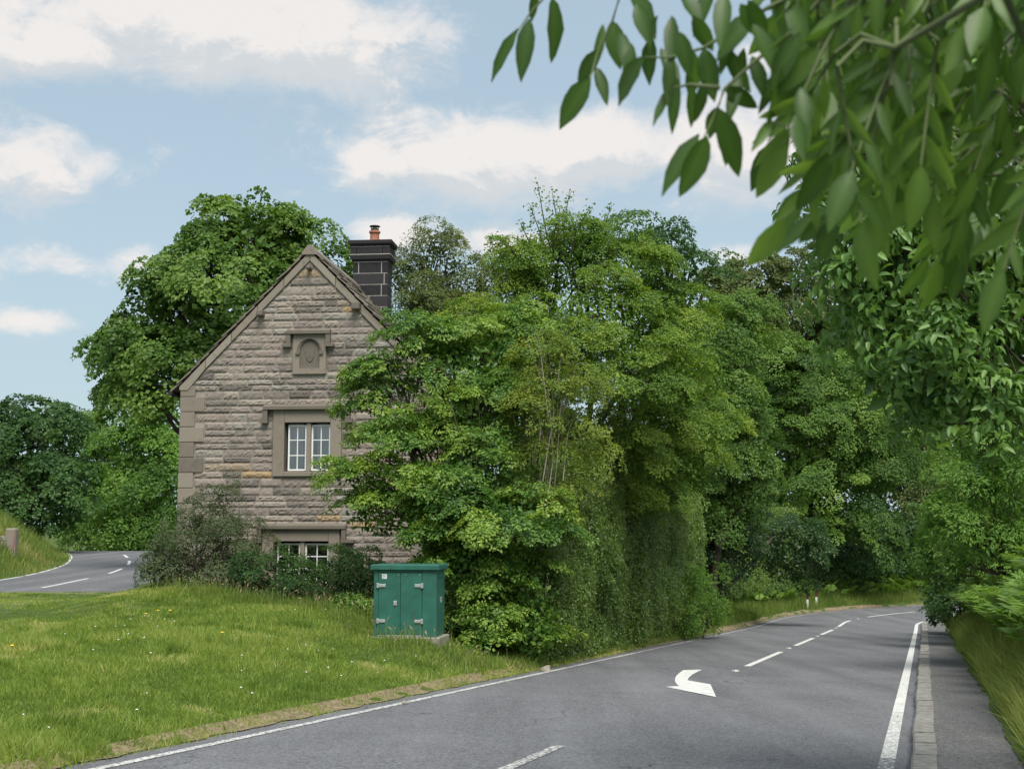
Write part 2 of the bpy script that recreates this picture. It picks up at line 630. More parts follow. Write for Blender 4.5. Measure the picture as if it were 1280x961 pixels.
def height(x, y, sink=False):
    shp = np.shape(x)
    x = np.atleast_1d(np.asarray(x, float)).ravel()
    y = np.atleast_1d(np.asarray(y, float)).ravel()
    o, i = near_off(x, y, MP, MT)
    z = zr(SS[i])
    ol, il = near_off(x, y, LP, LT)
    zl0 = zleft(y)
    zl = zl0 + 0.32 * np.exp(-((x + 8.6) / 2.6) ** 2 - ((y - 29.5) / 3.5) ** 2)
    zl = zl + .03 * np.clip(29 - y, 0, 12) * sstep(3.0, 8.0, np.abs(ol))
    zl = zl - 0.20 * np.exp(-((x + 11.5) / 3.2) ** 2 - ((y - 23.5) / 6.5) ** 2)
    zl = zl + 0.05 * np.sin(x * .9 + 1.3) * np.sin(y * .7) + .03 * np.sin(x * 2.3 + y * 1.7)
    wl = sstep(2.7, 4.6, np.abs(ol))
    zl = zl0 + (zl - zl0) * wl
    zl = zl + 1.9 * sstep(2.7, 6.5, -ol) * sstep(24, 38, y)         # bank beyond the side road
    dl = -o - HL
    wid = 4.2 + .16 * np.maximum(y - 25, 0)
    hl = z + .05 * sstep(.0, .3, dl) + (zl - z) * sstep(-.15, 1, dl / wid) ** 1.0 * sstep(0, .25, dl)
    hl = hl + (0.0 - .0 + CABZ - hl) * np.exp(-(((x + 1.85) / 1.15) ** 2 + ((y - 22.25) / 1.15) ** 2) ** 2) * sstep(.3, 1.2, dl)
    dr = o - HRP
    hr = z + .11 + 0.10 * sstep(0, .25, dr) + 0.75 * sstep(.1, 1.5, dr) + 3.0 * (sstep(-2.0, 7, dr) - sstep(-2.0, 7, 0.0)) * (dr > 0)
    zz = np.where(o < -HL, hl, np.where(o > HRK, hr, z))
    if sink:
        mm = ((o > -HL + .05) & (o < HRP - .03)) | (np.abs(ol) < 2.45)
        zz = zz - .12 * mm
    return zz.reshape(shp) if shp else float(zz[0])


def axis(lo, hi, step, far, g=1.35):
    a = list(np.arange(lo, hi + 1e-6, step))
    d, s = step, step
    while a[-1] < far:
        s *= g
        a.append(a[-1] + s)
    s = step
    while a[0] > -far:
        s *= g
        a.insert(0, a[0] - s)
    return np.array(a)


gx = axis(-32, 44, .3, 2500)
gy = axis(-3, 90, .3, 2500)
GX, GY = np.meshgrid(gx, gy)
GZ = height(GX.ravel(), GY.ravel(), sink=True)
nxg, nyg = len(gx), len(gy)
ii = np.arange(nxg * nyg).reshape(nyg, nxg)
GF = np.stack([ii[:-1, :-1], ii[:-1, 1:], ii[1:, 1:], ii[1:, :-1]], -1).reshape(-1, 4)
ground = np_mesh('ground', np.stack([GX.ravel(), GY.ravel(), GZ], 1), GF, M['ground'], smooth=True)
tag(ground, kind='structure')


def strip(name, P, T, o0, o1, zfun, mat, parent=None, nseg=1, dz=0.0, tone=.3, wob=None):
    """ribbon along a line between two offsets (right positive)"""
    V, F = [], []
    k = nseg + 1
    for i, (p, t) in enumerate(zip(P, T)):
        n = np.array((t[1], -t[0]))
        for j in range(k):
            f = j / nseg
            o = o0 + (o1 - o0) * f
            if wob is not None: o = o + wob(i, f)
            q = p + n * o
            V.append((q[0], q[1], zfun(i, q) + dz))
    for i in range(len(P) - 1):
        for j in range(nseg):
            F.append((i * k + j, i * k + j + 1, (i + 1) * k + j + 1, (i + 1) * k + j))
    return np_mesh(name, np.array(V), np.array(F), mat, parent, tone=np.full(len(V), tone))


zmain = lambda i, q: float(zr(SSs[i]))
sel = (SS > -40) & (SS < 150)
SSs = SS[sel]
road = strip('main_road', MP[sel], MT[sel], -HL - .12, HRK + .02, lambda i, q: float(zr(SSs[i])), M['asphalt'], nseg=8)
tag(road, 'grey asphalt main road running downhill and bending right', kind='structure')
# ragged dry strip of soil and dead grass along the left edge
rw = np.cumsum(RNG.normal(0, .05, len(SSs)))
rw = np.convolve(rw - np.linspace(rw[0], rw[-1], len(rw)), np.ones(3) / 3, 'same')
rw = np.clip(rw, -.22, .22)
dirt = strip('verge_soil', MP[sel], MT[sel], -HL - .13, -HL + .03, lambda i, q: max(height(q[0], q[1]), float(zr(SSs[i]))) + .012, M['dirt'], nseg=4,
             wob=lambda i, f: (1 - f) * rw[i] * .45 + f * .06 * math.sin(i * 1.7) * math.sin(i * .43))
tag(dirt, kind='structure')


def marking(name, s0, s1, o0, o1, tone=.3, dz=.006):
    s = np.linspace(s0, s1, max(2, int((s1 - s0) / .5) + 1))
    P, T = main_centre(s)
    return strip(name, P, T, o0, o1, lambda i, q: float(zr(s[i])), M['paint'], road, dz=dz, tone=tone)


marking('edge_line', -38, 20, -3.17, -3.06, .50)
marking('edge_line', 20, 140, -3.17, -3.06, .62)
marking('edge_line', 7.5, 48, 3.02, 3.16, .2)
marking('edge_line', 2.6, 7.5, 3.02, 3.16, .42)
marking('edge_line', -30, 2.6, 3.02, 3.16, .72)
marking('edge_line', 48, 140, 3.02, 3.16, .3)
# centre dashes
marking('centre_dash', -30, -24, -.06, .06, .5)
marking('centre_dash', -21, -15, -.06, .06, .5)
marking('centre_dash', -4, 2.2, -.06, .06, .62)
for s0, s1 in ((16.3, 22.8), (26.6, 32.6), (36.0, 42.0), (45.5, 51.5), (55.0, 61.0), (64.5, 70.5), (74, 80), (83.5, 89.5)):
    marking('centre_dash', s0, s1, -.07, .07, .15)
# cat's-eye studs between the dashes
for s_ in (14.6, 24.7, 34.2, 43.7, 53.2):
    P_, T_ = main_centre(np.array([s_]))
    b = MB()
    b.box(-.07, .07, -.09, .09, 0, .012)
    b.box(-.05, .05, -.05, .05, .012, .024)
    o = b.build('road_stud', M['paint'], road, bevel=.004)
    o.location = (P_[0][0], P_[0][1], float(zr(s_)) + .004)
    o.rotation_euler = (0, 0, -math.radians(17.7))


def on_road(px, py):
    a = (px - 640) / 1600.0
    b = (480.5 - py) / 1600.0
    d = np.array((a, CP - b * SP, SP + b * CP))
    t = (0.09 - EYE) / (d[2] + .051 * d[1])
    for _ in range(12):
        q = np.array((0, 0, EYE)) + d * t
        zz = float(zr(SS[near_off(q[0], q[1], MP, MT)[1]][0]))
        t = (zz - EYE) / d[2]
    return np.array((0, 0, EYE)) + d * t


arrow_px = [(854.3, 837.5), (878.0, 836.8), (871.6, 839.8), (865.6, 843.1), (861.0, 846.9), (859.2, 850.3), (859.2, 853.3), (861.0, 856.3), (888.1, 855.4), (895.2, 871.3), (832.1, 858.4), (849.0, 857.4), (845.6, 854.8), (843.8, 851.4), (843.8, 848.0), (845.6, 844.6), (849.4, 840.9)]
AP = np.array([on_road(*p) for p in arrow_px])
AP[:, 2] += .008
bmx = bmesh.new()
vs = [bmx.verts.new(p) for p in AP]
bmx.faces.new(vs[::-1])
bmesh.ops.triangulate(bmx, faces=bmx.faces[:])
me = bpy.data.meshes.new('direction_arrow')
bmx.to_mesh(me)
bmx.free()
me.materials.append(M['paint'])
me.attributes.new('tone', 'FLOAT', 'POINT').data.foreach_set('value', [.12] * len(AP))
arrow = bpy.data.objects.new('direction_arrow', me)
COL.objects.link(arrow)
arrow.parent = road

# side road, with its lines
zl_ = lambda i, q: float(zleft(q[1]))
Lsel = slice(0, len(LP))
side = strip('side_road', LP, LT, -2.65, 2.65, zl_, M['asphalt'], nseg=6, dz=.012)
tag(side, 'narrower asphalt road climbing away behind the house on the left', kind='structure')
Llen = np.concatenate([[0], np.cumsum(np.linalg.norm(np.diff(LP, axis=0), axis=1))])


def side_mark(name, y0, y1, o0, o1, tone):
    k = (LP[:, 1] >= y0) & (LP[:, 1] <= y1)
    if k.sum() < 2: return
    strip(name, LP[k], LT[k], o0, o1, zl_, M['paint'], side, dz=.018, tone=tone)


side_mark('edge_line', 20, 90, -2.47, -2.35, .25)
for y0, y1 in ((12, 15), (18, 22), (25, 28.5), (31, 33), (35.2, 40.4), (43.2, 47.2), (50.2, 54.5), (58, 62)):
    side_mark('centre_dash', y0, y1, -.06, .06, .2)

# kerb: individual stones in one run, and the footpath behind it
kb = MB()
s = -12.0
while s < 62:
    ln = random.uniform(.75, 1.05)
    P_, T_ = main_centre(np.array([s + .008, s + ln - .008]))
    hgt = .105 + random.uniform(-.012, .014)
    tn = random.random()
    jo = random.uniform(-.012, .012)
    vs = []
    for (p, t, ss) in ((P_[0], T_[0], s), (P_[1], T_[1], s + ln)):
        n = np.array((t[1], -t[0]))
        zb = float(zr(ss))
        for (o, z) in ((HRK + jo, -.1), (HRK + jo + .005, hgt - .02), (HRK + jo + .025, hgt), (HRK + .22 + jo, hgt + .003), (HRK + .22 + jo, -.1)):
            q = p + n * o
            vs.append((q[0], q[1], zb + z))
    fs = [(k, (k + 1) % 5, 5 + (k + 1) % 5, 5 + k) for k in range(5)] + [(4, 3, 2, 1, 0), (5, 6, 7, 8, 9)]
    kb.add(vs, fs, tn)
    s += ln
kerb = kb.build('kerb', M['kerb'])
tag(kerb, kind='structure')
pw = np.convolve(RNG.normal(0, .10, len(SSs)), np.ones(6) / 6, 'same')
path = strip('footpath', MP[sel], MT[sel], HRK + .20, HRP, lambda i, q: float(zr(SSs[i])) + .095, M['path'], nseg=4, wob=lambda i, f: f * pw[i] if f > .9 else 0)
tag(path, 'narrow worn asphalt footpath beside the right kerb', kind='structure')
# crumbs of moss and grit along the far side of the path
grit = strip('path_edge_soil', MP[sel], MT[sel], HRP - .10, HRP + .12, lambda i, q: float(zr(SSs[i])) + .108, M['ground'], nseg=2, wob=lambda i, f: pw[i] * .7 if f < .1 else 0)
tag(grit, kind='structure')

# ------------------------------------------------------------------ foliage
def unit(v):
    return v / np.maximum(np.linalg.norm(v, axis=-1, keepdims=True), 1e-9)


def basis(A):
    ref = np.where(np.abs(A[:, 2:3]) > .9, np.array([[1., 0, 0]]), np.array([[0, 0, 1.]]))
    e1 = unit(np.cross(A, ref))
    return e1, np.cross(A, e1)


def leaf_arrays(P, N, Dv, L, Wd, fold=.12, six=False, curl=0.0):
    """P base points, N normals, Dv directions (made perpendicular to N), L lengths, Wd width/length"""
    Dv = unit(Dv - N * (Dv * N).sum(1, keepdims=True))
    S = np.cross(N, Dv)
    L = L[:, None]
    w2 = L * np.asarray(Wd).reshape(-1, 1) * .5
    n = len(P)
    if six:
        c = curl * L
        V = np.stack([P,
                      P + Dv * L * .28 + S * w2 * .86 + N * fold * L * .8 + N * c * .10,
                      P + Dv * L * .64 + S * w2 * .80 + N * fold * L * .8 - N * c * .1,
                      P + Dv * L - N * c * .55,
                      P + Dv * L * .64 - S * w2 * .80 + N * fold * L * .8 - N * c * .1,
                      P + Dv * L * .28 - S * w2 * .86 + N * fold * L * .8 + N * c * .10,
                      P + Dv * L * .46 + N * c * .02], 1).reshape(-1, 3)
        b = np.arange(n)[:, None] * 7
        F = np.concatenate([b + np.array([[0, 6, 2, 1]]), b + np.array([[0, 5, 4, 6]]), ], 0)
        F3 = np.concatenate([b + np.array([[6, 3, 2]]), b + np.array([[6, 4, 3]])], 0)
        return V, [F, F3], 7
    V = np.stack([P, P + Dv * L * .45 + S * w2 + N * fold * L, P + Dv * L, P + Dv * L * .45 - S * w2 + N * fold * L], 1).reshape(-1, 3)
    b = np.arange(n)[:, None] * 4
    F = np.concatenate([b + np.array([[0, 2, 1]]), b + np.array([[0, 3, 2]])], 0)
    return V, [F], 4


def crown_leaves(rng, lobes, R1, R2, leaf, k1=1.25, k2=1.5, k3=1.7, flat=.45, upw=.9, fill=.35, wr=.62, droop=.25, cull=.3, jit=.45, sparse=1.0, tip=.16):
    """lobes: (cx,cy,cz,rx,ry,rz). Boughs on the lobes' surfaces, sprays on the boughs, leaves on the sprays."""
    lobes = np.asarray(lobes, float)
    Ps, Ns, Ds, Ts, Ls = [], [], [], [], []
    camp = np.array((0, 0, EYE))
    for li, (cx, cy, cz, rx, ry, rz) in enumerate(lobes):
        c = np.array((cx, cy, cz)); r = np.array((rx, ry, rz))
        pa = (((rx * ry) ** 1.6 + (rx * rz) ** 1.6 + (ry * rz) ** 1.6) / 3) ** (1 / 1.6)
        n1 = max(4, int(k1 * 4 * pa / (R1 * R1)))
        u = unit(rng.normal(size=(n1, 3)))
        B = c + u * r * rng.uniform(.72, 1.02, (n1, 1))
        out = unit(u / r)
        # drop boughs deep inside another lobe
        keep = np.ones(n1, bool)
        for lj, q in enumerate(lobes):
            if lj == li: continue
            e = (((B - q[:3]) / q[3:]) ** 2).sum(1)
            keep &= e > .55
        back = (out * unit(camp - B)).sum(1) < -.25
        keep &= ~(back & (rng.random(n1) > cull))
        keep &= ~((out[:, 2] < -.75) & (rng.random(n1) > .5))
        keep &= rng.random(n1) < sparse
        B, out = B[keep], out[keep]
        if not len(B): continue
        n1 = len(B)
        A = unit(out + np.array((0, 0, upw)) + rng.normal(0, .22, (n1, 3)))
        Rb = R1 * rng.uniform(.65, 1.25, n1)
        tb = rng.normal(0, .15, n1)
        # sprays
        n2 = max(3, int(k2 * (R1 / R2) ** 2))
        I = np.repeat(np.arange(n1), n2)
        e1, e2 = basis(A)
        rho = np.sqrt(rng.random(len(I))); ph = rng.uniform(0, 2 * math.pi, len(I))
        rad = e1[I] * np.cos(ph)[:, None] + e2[I] * np.sin(ph)[:, None]
        Q = B[I] + rad * (rho * Rb[I])[:, None] + A[I] * ((flat * (1 - rho ** 2) + rng.normal(0, .10, len(I))) * Rb[I])[:, None]
        A2 = unit(A[I] + rad * (rho * .55)[:, None] + rng.normal(0, .25, (len(I), 3)))
        t2 = tb[I] + rng.normal(0, .09, len(I)) + tip * (rho - .5)
        R2s = R2 * rng.uniform(.6, 1.3, len(I))
        n3 = max(4, int(K3 * k3 * (R2 / leaf) ** 2))
        J = np.repeat(np.arange(len(I)), n3)
        e1, e2 = basis(A2)
        rho = np.sqrt(rng.random(len(J))); ph = rng.uniform(0, 2 * math.pi, len(J))
        rad = e1[J] * np.cos(ph)[:, None] + e2[J] * np.sin(ph)[:, None]
        X = Q[J] + rad * (rho * R2s[J])[:, None] + A2[J] * ((flat * .6 * (1 - rho ** 2) + rng.normal(0, .10, len(J))) * R2s[J])[:, None]
        N = unit(A2[J] + rad * (rho * .5)[:, None] + rng.normal(0, jit, (len(J), 3)))
        Dv = rad + rng.normal(0, .5, (len(J), 3)) - np.array((0, 0, droop))
        Ps.append(X); Ns.append(N); Ds.append(Dv)
        Ts.append(t2[J] + tip * (rho - .5) + rng.normal(0, .10, len(J)))
        Ls.append(leaf * rng.uniform(.7, 1.25, len(J)))
        # loose leaves inside the lobe
        if fill:
            nf = int(KF * fill * 4 * pa * 3 / (leaf * leaf * 4))
            u = unit(rng.normal(size=(nf, 3)))
            X = c + u * r * rng.uniform(.45, .85, (nf, 1))
            Ps.append(X); Ns.append(unit(u + rng.normal(0, .8, (nf, 3)) + np.array((0, 0, .4)))); Ds.append(rng.normal(size=(nf, 3)))
            Ts.append(rng.normal(-.05, .12, nf)); Ls.append(leaf * 1.7 * rng.uniform(.8, 1.3, nf))
    P, N, Dv, T, L = (np.concatenate(a) for a in (Ps, Ns, Ds, Ts, Ls))
    return P, N, Dv, np.clip(.45 + T, 0, 1), L


def limbs(rng, base, lobes, r0, mat, parent, name='trunk', split=.35, lean=None, straggle=.25):
    """tapered trunk from base with a limb into every lobe"""
    lob = np.asarray(lobes)
    top = lob[:, :3].mean(0)
    base = np.asarray(base, float)
    fork = base + (top - base) * split + np.array((rng.normal(0, .15), rng.normal(0, .15), 0))
    b = MB()
    pts = [base + np.array((0, 0, -.25)), base + (fork - base) * .1, base + (fork - base) * .5 + rng.normal(0, r0 * .4, 3), fork]
    b.tube(pts, [r0 * 1.5, r0 * 1.08, r0 * .9, r0 * .78], 10)
    for q in lob:
        c = q[:3]
        if c[2] < fork[2] * .9: continue
        end = c + np.array((0, 0, q[5] * .55))
        mid = fork + (end - fork) * .5 + rng.normal(0, straggle, 3) * np.linalg.norm(end - fork) * .3
        b.tube([fork, fork + (mid - fork) * .5 + rng.normal(0, .08, 3), mid, mid + (end - mid) * .5 + rng.normal(0, .1, 3), end], [r0 * .6, r0 * .46, r0 * .34, r0 * .2, r0 * .07], 7)
        for k in range(7):
            st = mid + (end - mid) * rng.uniform(0, .9)
            u = unit(rng.normal(size=3) + np.array((0, 0, .35)))
            e = c + u * q[3:] * rng.uniform(.7, .95)
            m = (st + e) / 2 + rng.normal(0, .12, 3) * np.linalg.norm(e - st)
            b.tube([st, m, e], [r0 * .18, r0 * .12, r0 * .03], 5)
    return b.build(name, mat, parent, smooth=True)


def px_lobes(spec, D):
    """(px, py, rx px, ry px[, dD[, depth radius m]]) to world ellipsoids"""
    out = []
    for s_ in spec:
        dd = s_[4] if len(s_) > 4 else 0
        d = D + dd
        c = at(s_[0], s_[1], d)
        k = d / 1600.0
        ry = s_[5] if len(s_) > 5 else .5 * (s_[2] + s_[3]) * k * .95
        out.append((c[0], c[1], c[2], s_[2] * k, ry, s_[3] * k))
    return out


LEAFCOUNT = [0]
K3, KF = 4.0, 6.0


def tree(name, label, cat, D, spec, R1, R2, leaf, mat, base_px=None, r0=.22, bark='bark', group=None, seed=1, six=False, split=.35, stems=True, **kw):
    rng = np.random.default_rng(seed)
    lob = px_lobes(spec, D)
    lobv = np.array(lob)
    bx = at(base_px, 655, D)[0] if base_px is not None else lobv[:, 0].mean()
    by = lobv[:, 1].mean()
    base = np.array((bx, by, height(bx, by)))
    root = empty(name, base)
    tag(root, label, cat, group)
    wr = kw.pop('wr', .62)
    fold = kw.pop('fold', .12)
    P, N, Dv, T, L = crown_leaves(rng, lob, R1, R2, leaf, **kw)
    V, F, k = leaf_arrays(P - base, N, Dv, L, np.full(len(P), wr), fold=fold, six=six, curl=.35 if six else 0)
    LEAFCOUNT[0] += len(P)
    print(name, D, len(P), 'road offset', round(float(near_off(bx, by, MP, MT)[0][0]), 1))
    np_mesh('crown', V, F, M[mat], root, tone=np.repeat(T, k))
    if stems:
        o = limbs(rng, np.zeros(3), lobv - np.array((*base, 0, 0, 0)), r0, M[bark], root, split=split)
    return root


# ---- trees, from the back of the scene forward
tree('sycamore_tree', 'tall round-headed sycamore rising behind the left side of the stone house', 'tree', 47,
     [(310, 314, 66, 44), (385, 335, 44, 38, 1), (245, 350, 46, 42), (222, 400, 46, 46, -1), (290, 380, 75, 60, -1), (178, 458, 40, 40), (205, 475, 52, 50, -1.5), (330, 400, 70, 70, 1), (255, 450, 70, 60), (185, 505, 40, 36, -1), (408, 340, 28, 32, 1.5), (400, 370, 40, 40, 2), (150, 440, 22, 20), (200, 362, 26, 24), (270, 318, 38, 32), (186, 388, 30, 36, .5), (175, 420, 34, 30), (300, 292, 52, 28, .5), (355, 300, 44, 30, 1), (265, 300, 34, 26)],
     1.25, .5, .15, 'syc', base_px=320, r0=.24, k1=1.5, k2=1.8, k3=2.4, fill=.16, flat=.6, upw=1.1, seed=11, tip=.3, wr=.85, split=.3)
tree('dark_tree', 'dark green round tree at the far left beyond the side road', 'tree', 66,
     [(40, 560, 62, 62), (0, 590, 60, 60), (85, 590, 32, 52), (50, 620, 62, 40, -2), (20, 535, 40, 35, 1), (20, 640, 60, 30, -2), (85, 640, 30, 28, -2), (60, 530, 45, 32)], 1.3, .52, .17, 'dark', base_px=5, r0=.3, k3=2.2, fill=.25, seed=12, wr=.75)
tree('hazel_tree', 'lighter bushy tree showing just left of the house wall', 'tree', 74,
     [(190, 560, 38, 42), (205, 610, 35, 60, -1), (165, 600, 40, 50), (160, 650, 40, 40, -1), (205, 660, 30, 35, -2), (160, 545, 40, 40, 2), (200, 530, 35, 34, 1), (185, 672, 40, 22, -2), (135, 620, 26, 40, 3)], 1.6, .6, .18, 'bright', base_px=200, r0=.2, k3=2.2, fill=.25, seed=13)
tree('hazel_tree', 'smaller mid-green bushy tree at the crest of the side road', 'tree', 92,
     [(135, 585, 25, 40), (125, 630, 28, 40), (150, 665, 26, 24, -2), (110, 665, 22, 22, -4), (120, 545, 22, 30), (165, 600, 40, 60, 2), (180, 660, 40, 40, 0)], 1.7, .7, .22, 'syc', base_px=140, r0=.2, k3=2.2, fill=.25, seed=14)
tree('verge_shrub', 'low dark shrub under the round tree at the side road crest', 'shrub', 100,
     [(98, 655, 24, 24), (75, 660, 22, 20), (118, 668, 24, 22), (140, 672, 26, 20), (165, 672, 26, 20)], 1.2, .5, .2, 'dark', r0=.1, fill=.3, seed=15, stems=False)
# behind the chimney and to the right of it
tree('feathery_tree', 'dull olive feathery tree just right of the chimney', 'tree', 47,
     [(550, 330, 40, 38), (525, 365, 40, 38), (580, 365, 45, 42), (540, 400, 60, 40, -1), (545, 305, 18, 22), (610, 345, 25, 28), (590, 420, 60, 50, 1), (540, 440, 50, 40, 1), (505, 345, 16, 24)], .85, .4, .11, 'olive', base_px=550, r0=.22, flat=.35, k1=1.6, k3=2.0, fill=.3, droop=.1, seed=16, wr=.4)
tree('dark_tree', 'dark green crown showing behind the top right of the tall light tree', 'tree', 43,
     [(835, 315, 45, 34), (800, 300, 32, 26), (865, 345, 30, 32), (840, 370, 50, 40)], 1.0, .42, .12, 'dark', base_px=830, r0=.3, k3=2.0, fill=.15, seed=17)
tree('open_tree', 'thin-crowned tree on the skyline with sky showing through', 'tree', 92,
     [(1000, 345, 55, 34), (945, 355, 45, 30), (1040, 380, 42, 40), (985, 390, 60, 34), (1075, 430, 36, 40), (900, 365, 28, 24), (1050, 440, 40, 45)], 1.3, .55, .19, 'olive', base_px=1000, r0=.35, k1=1.5, k3=2.3, fill=.1, seed=18, wr=.75)
tree('woodland_tree', 'olive tree at the bend, its crown running up to the right of the rounded sycamore', 'tree', 90,
     [(1120, 520, 40, 65), (1130, 600, 48, 70), (1160, 640, 42, 70), (1110, 470, 34, 36)], 1.7, .7, .2, 'olive', base_px=1130, r0=.4, k3=2.0, fill=.2, seed=19)
tree('woodland_tree', 'broad mid-green tree filling the skyline gap behind the bushy trees, left of the bend', 'tree', 104,
     [(900, 420, 60, 50), (960, 440, 60, 60), (1030, 450, 60, 60), (1090, 470, 55, 60), (1140, 500, 50, 70), (930, 520, 70, 70), (1010, 540, 70, 80), (1090, 570, 60, 80), (1180, 560, 50, 80)], 2.0, .8, .24, 'syc', base_px=1000, r0=.4, k3=2.4, fill=.4, seed=29)
tree('woodland_tree', 'dark tree shading the inside of the far bend', 'tree', 80,
     [(1090, 680, 55, 55), (1140, 690, 50, 55), (1060, 700, 45, 45, -4), (1175, 700, 30, 50, 4)], 1.4, .6, .2, 'dark', base_px=1100, r0=.35, k3=2.0, fill=.3, seed=20)
tree('woodland_tree', 'dense tree closing the view at the end of the road', 'tree', 96,
     [(1190, 650, 60, 90), (1240, 640, 70, 100), (1170, 720, 60, 40)], 1.8, .7, .22, 'olive', base_px=1200, r0=.4, k3=2.0, fill=.3, seed=21)
tree('sycamore_tree', 'rounded sycamore with tiered domes of leaves above the far hedge', 'tree', 74,
     [(1005, 450, 44, 30), (1050, 485, 42, 34), (1065, 535, 46, 34, -1), (1000, 530, 60, 50, -1), (1090, 595, 40, 34, -1.5), (1035, 590, 60, 46, -2), (960, 480, 45, 45), (1062, 650, 46, 36, -2), (985, 610, 60, 50, -1), (1015, 660, 45, 35, -2)],
     2.0, .6, .125, 'dome', base_px=1000, r0=.3, flat=.8, upw=1.6, k1=1.5, k2=1.9, k3=2.4, fill=.3, seed=22, wr=.8, jit=.3, tip=.34)
tree('hazel_tree', 'mid-green bushy tree between the light tree and the rounded sycamore', 'tree', 50,
     [(915, 435, 46, 44), (895, 490, 52, 52, -1), (930, 525, 44, 50), (895, 560, 50, 50, -1), (925, 600, 44, 50), (890, 620, 40, 50, -1), (930, 395, 26, 24, 1)], .95, .4, .115, 'syc', base_px=885, r0=.2, k1=1.6, k3=2.3, fill=.35, seed=23)
tree('dark_tree', 'holly-dark tree above the clipped hedge, hanging over its far half', 'tree', 52,
     [(890, 660, 32, 60, -1), (930, 680, 40, 50), (980, 690, 45, 45, 2), (880, 720, 24, 40, -2)], .8, .36, .1, 'ivy', base_px=895, r0=.2, k3=2.0, fill=.3, seed=24)
# the tall light-green tree right of the house
tree('hornbeam_tree', 'tallest yellow-green tree right of the house, wispy at the top', 'tree', 31,
     [(700, 330, 72, 50), (770, 345, 72, 52), (640, 345, 34, 34), (830, 400, 66, 52), (740, 410, 100, 62, -1), (860, 470, 62, 56, 2.5), (790, 470, 92, 62, -1.5), (880, 540, 44, 52, 6), (820, 545, 80, 54, 2.0), (670, 420, 60, 60), (740, 560, 80, 60, -.5), (840, 590, 60, 40, 5), (610, 420, 60, 60, 2), (620, 500, 70, 60, 2), (790, 610, 80, 50, 2.5), (660, 560, 70, 60, 1.5), (860, 580, 40, 50, 6.5), (680, 640, 60, 40, 1.5), (720, 305, 50, 34, .5)],
     .62, .27, .062, 'horn', base_px=730, r0=.2, flat=.28, upw=1.6, k1=1.5, k2=1.7, k3=1.9, fill=.28, seed=25, droop=.15, split=.25, tip=.3)
rngw = np.random.default_rng(99)
wisp_root = bpy.data.objects['hornbeam_tree']
# wisps of top shoots, each a thin twig set with leaves
wb = MB()
wp = []
for (bx, by, tx, ty) in ((690, 320, 672, 228), (700, 315, 690, 240), (705, 310, 712, 238), (715, 315, 740, 258), (730, 315, 765, 256), (745, 320, 790, 268), (670, 320, 650, 278), (650, 335, 622, 300), (690, 320, 700, 262), (760, 320, 778, 275),
                         (680, 320, 662, 255), (640, 345, 612, 318), (800, 330, 812, 285)):
    dd = 31 + rngw.normal(0, .5)
    a = at(bx, by, dd); e = at(tx, ty, dd + rngw.normal(0, .4))
    m = (a + e) / 2 + rngw.normal(0, .1, 3)
    wb.tube([a, m, e], [.03, .018, .006], 5)
    for f in np.linspace(.15, 1, 40):
        p = (a * (1 - f) + m * f) * (1 - f) + (m * (1 - f) + e * f) * f
        for _ in range(3):
            wp.append(p + rngw.normal(0, .13 * (1.25 - f) + .03, 3))
wp = np.array(wp) - np.array(wisp_root.location)
V, F, k = leaf_arrays(wp, unit(rngw.normal(0, .6, (len(wp), 3)) + np.array((0, 0, .7))), rngw.normal(size=(len(wp), 3)), .085 * rngw.uniform(.7, 1.2, len(wp)), np.full(len(wp), .6))
np_mesh('top_shoots', V, F, M['horn'], wisp_root, tone=np.repeat(np.clip(rngw.normal(.4, .15, len(wp)), 0, 1), k))
wb.v = [tuple(np.array(p) - np.array(wisp_root.location)) for p in wb.v]
wb.build('twig', M['bark'], wisp_root)

# ---- front beech in tiers against the house, and a slim pale-stemmed tree in front of it
tree('beech_tree', 'low spreading beech in front of the house gable, its tiered boughs over the green cabinet', 'tree', 26.2,
     [(520, 425, 40, 28, .5), (495, 475, 45, 34, .4), (565, 460, 62, 48, .5), (470, 505, 28, 22, .2), (600, 520, 80, 60, .5), (600, 445, 50, 40, .6), (640, 420, 40, 50, 1.2), (520, 550, 62, 30), (465, 592, 58, 24, -.3), (530, 605, 70, 36, -.6), (610, 600, 80, 55, -.5), (480, 645, 55, 30, -.2),
      (560, 650, 75, 40, -1), (640, 660, 76, 50, -1.2), (600, 715, 80, 45, -1), (650, 735, 52, 46, -1.2), (560, 700, 50, 45, 0), (640, 775, 70, 38, -1.4), (590, 765, 50, 35, -.6), (665, 798, 36, 30, -1.5)],
     .62, .24, .066, 'beech', base_px=610, r0=.15, flat=.13, upw=3.0, k1=2.0, k2=1.7, k3=2.0, fill=.2, seed=26, droop=.12, jit=.33, split=.3, tip=.32)
tree('young_tree', 'slim pale-stemmed tree with yellowish leaves between the beech and the tallest tree', 'tree', 25.6,
     [(680, 450, 38, 45), (705, 500, 48, 46), (670, 520, 40, 46), (730, 560, 42, 45), (690, 590, 44, 44), (725, 470, 30, 34), (715, 630, 40, 34)],
     .36, .17, .055, 'birch', base_px=655, r0=.025, bark='palebark', flat=.28, upw=1.6, k1=1.3, k2=1.5, k3=1.3, fill=.05, seed=27, split=.5, sparse=.8, tip=.25)
b = MB()
for pts in ([(694, 640), (693, 560), (690, 500), (668, 440), (655, 405)], [(684, 610), (682, 520), (688, 440), (693, 395)], [(690, 500), (705, 450), (716, 400)], [(668, 500), (664, 450), (668, 400)], [(712, 600), (704, 540), (712, 500)], [(684, 560), (668, 525), (660, 480)]):
    P3 = [at(x, y, 25.15) + rngw.normal(0, .12, 3) for x, y in pts]
    b.tube(P3, np.linspace(.011, .003, len(P3)), 6)
yt = bpy.data.objects['young_tree']
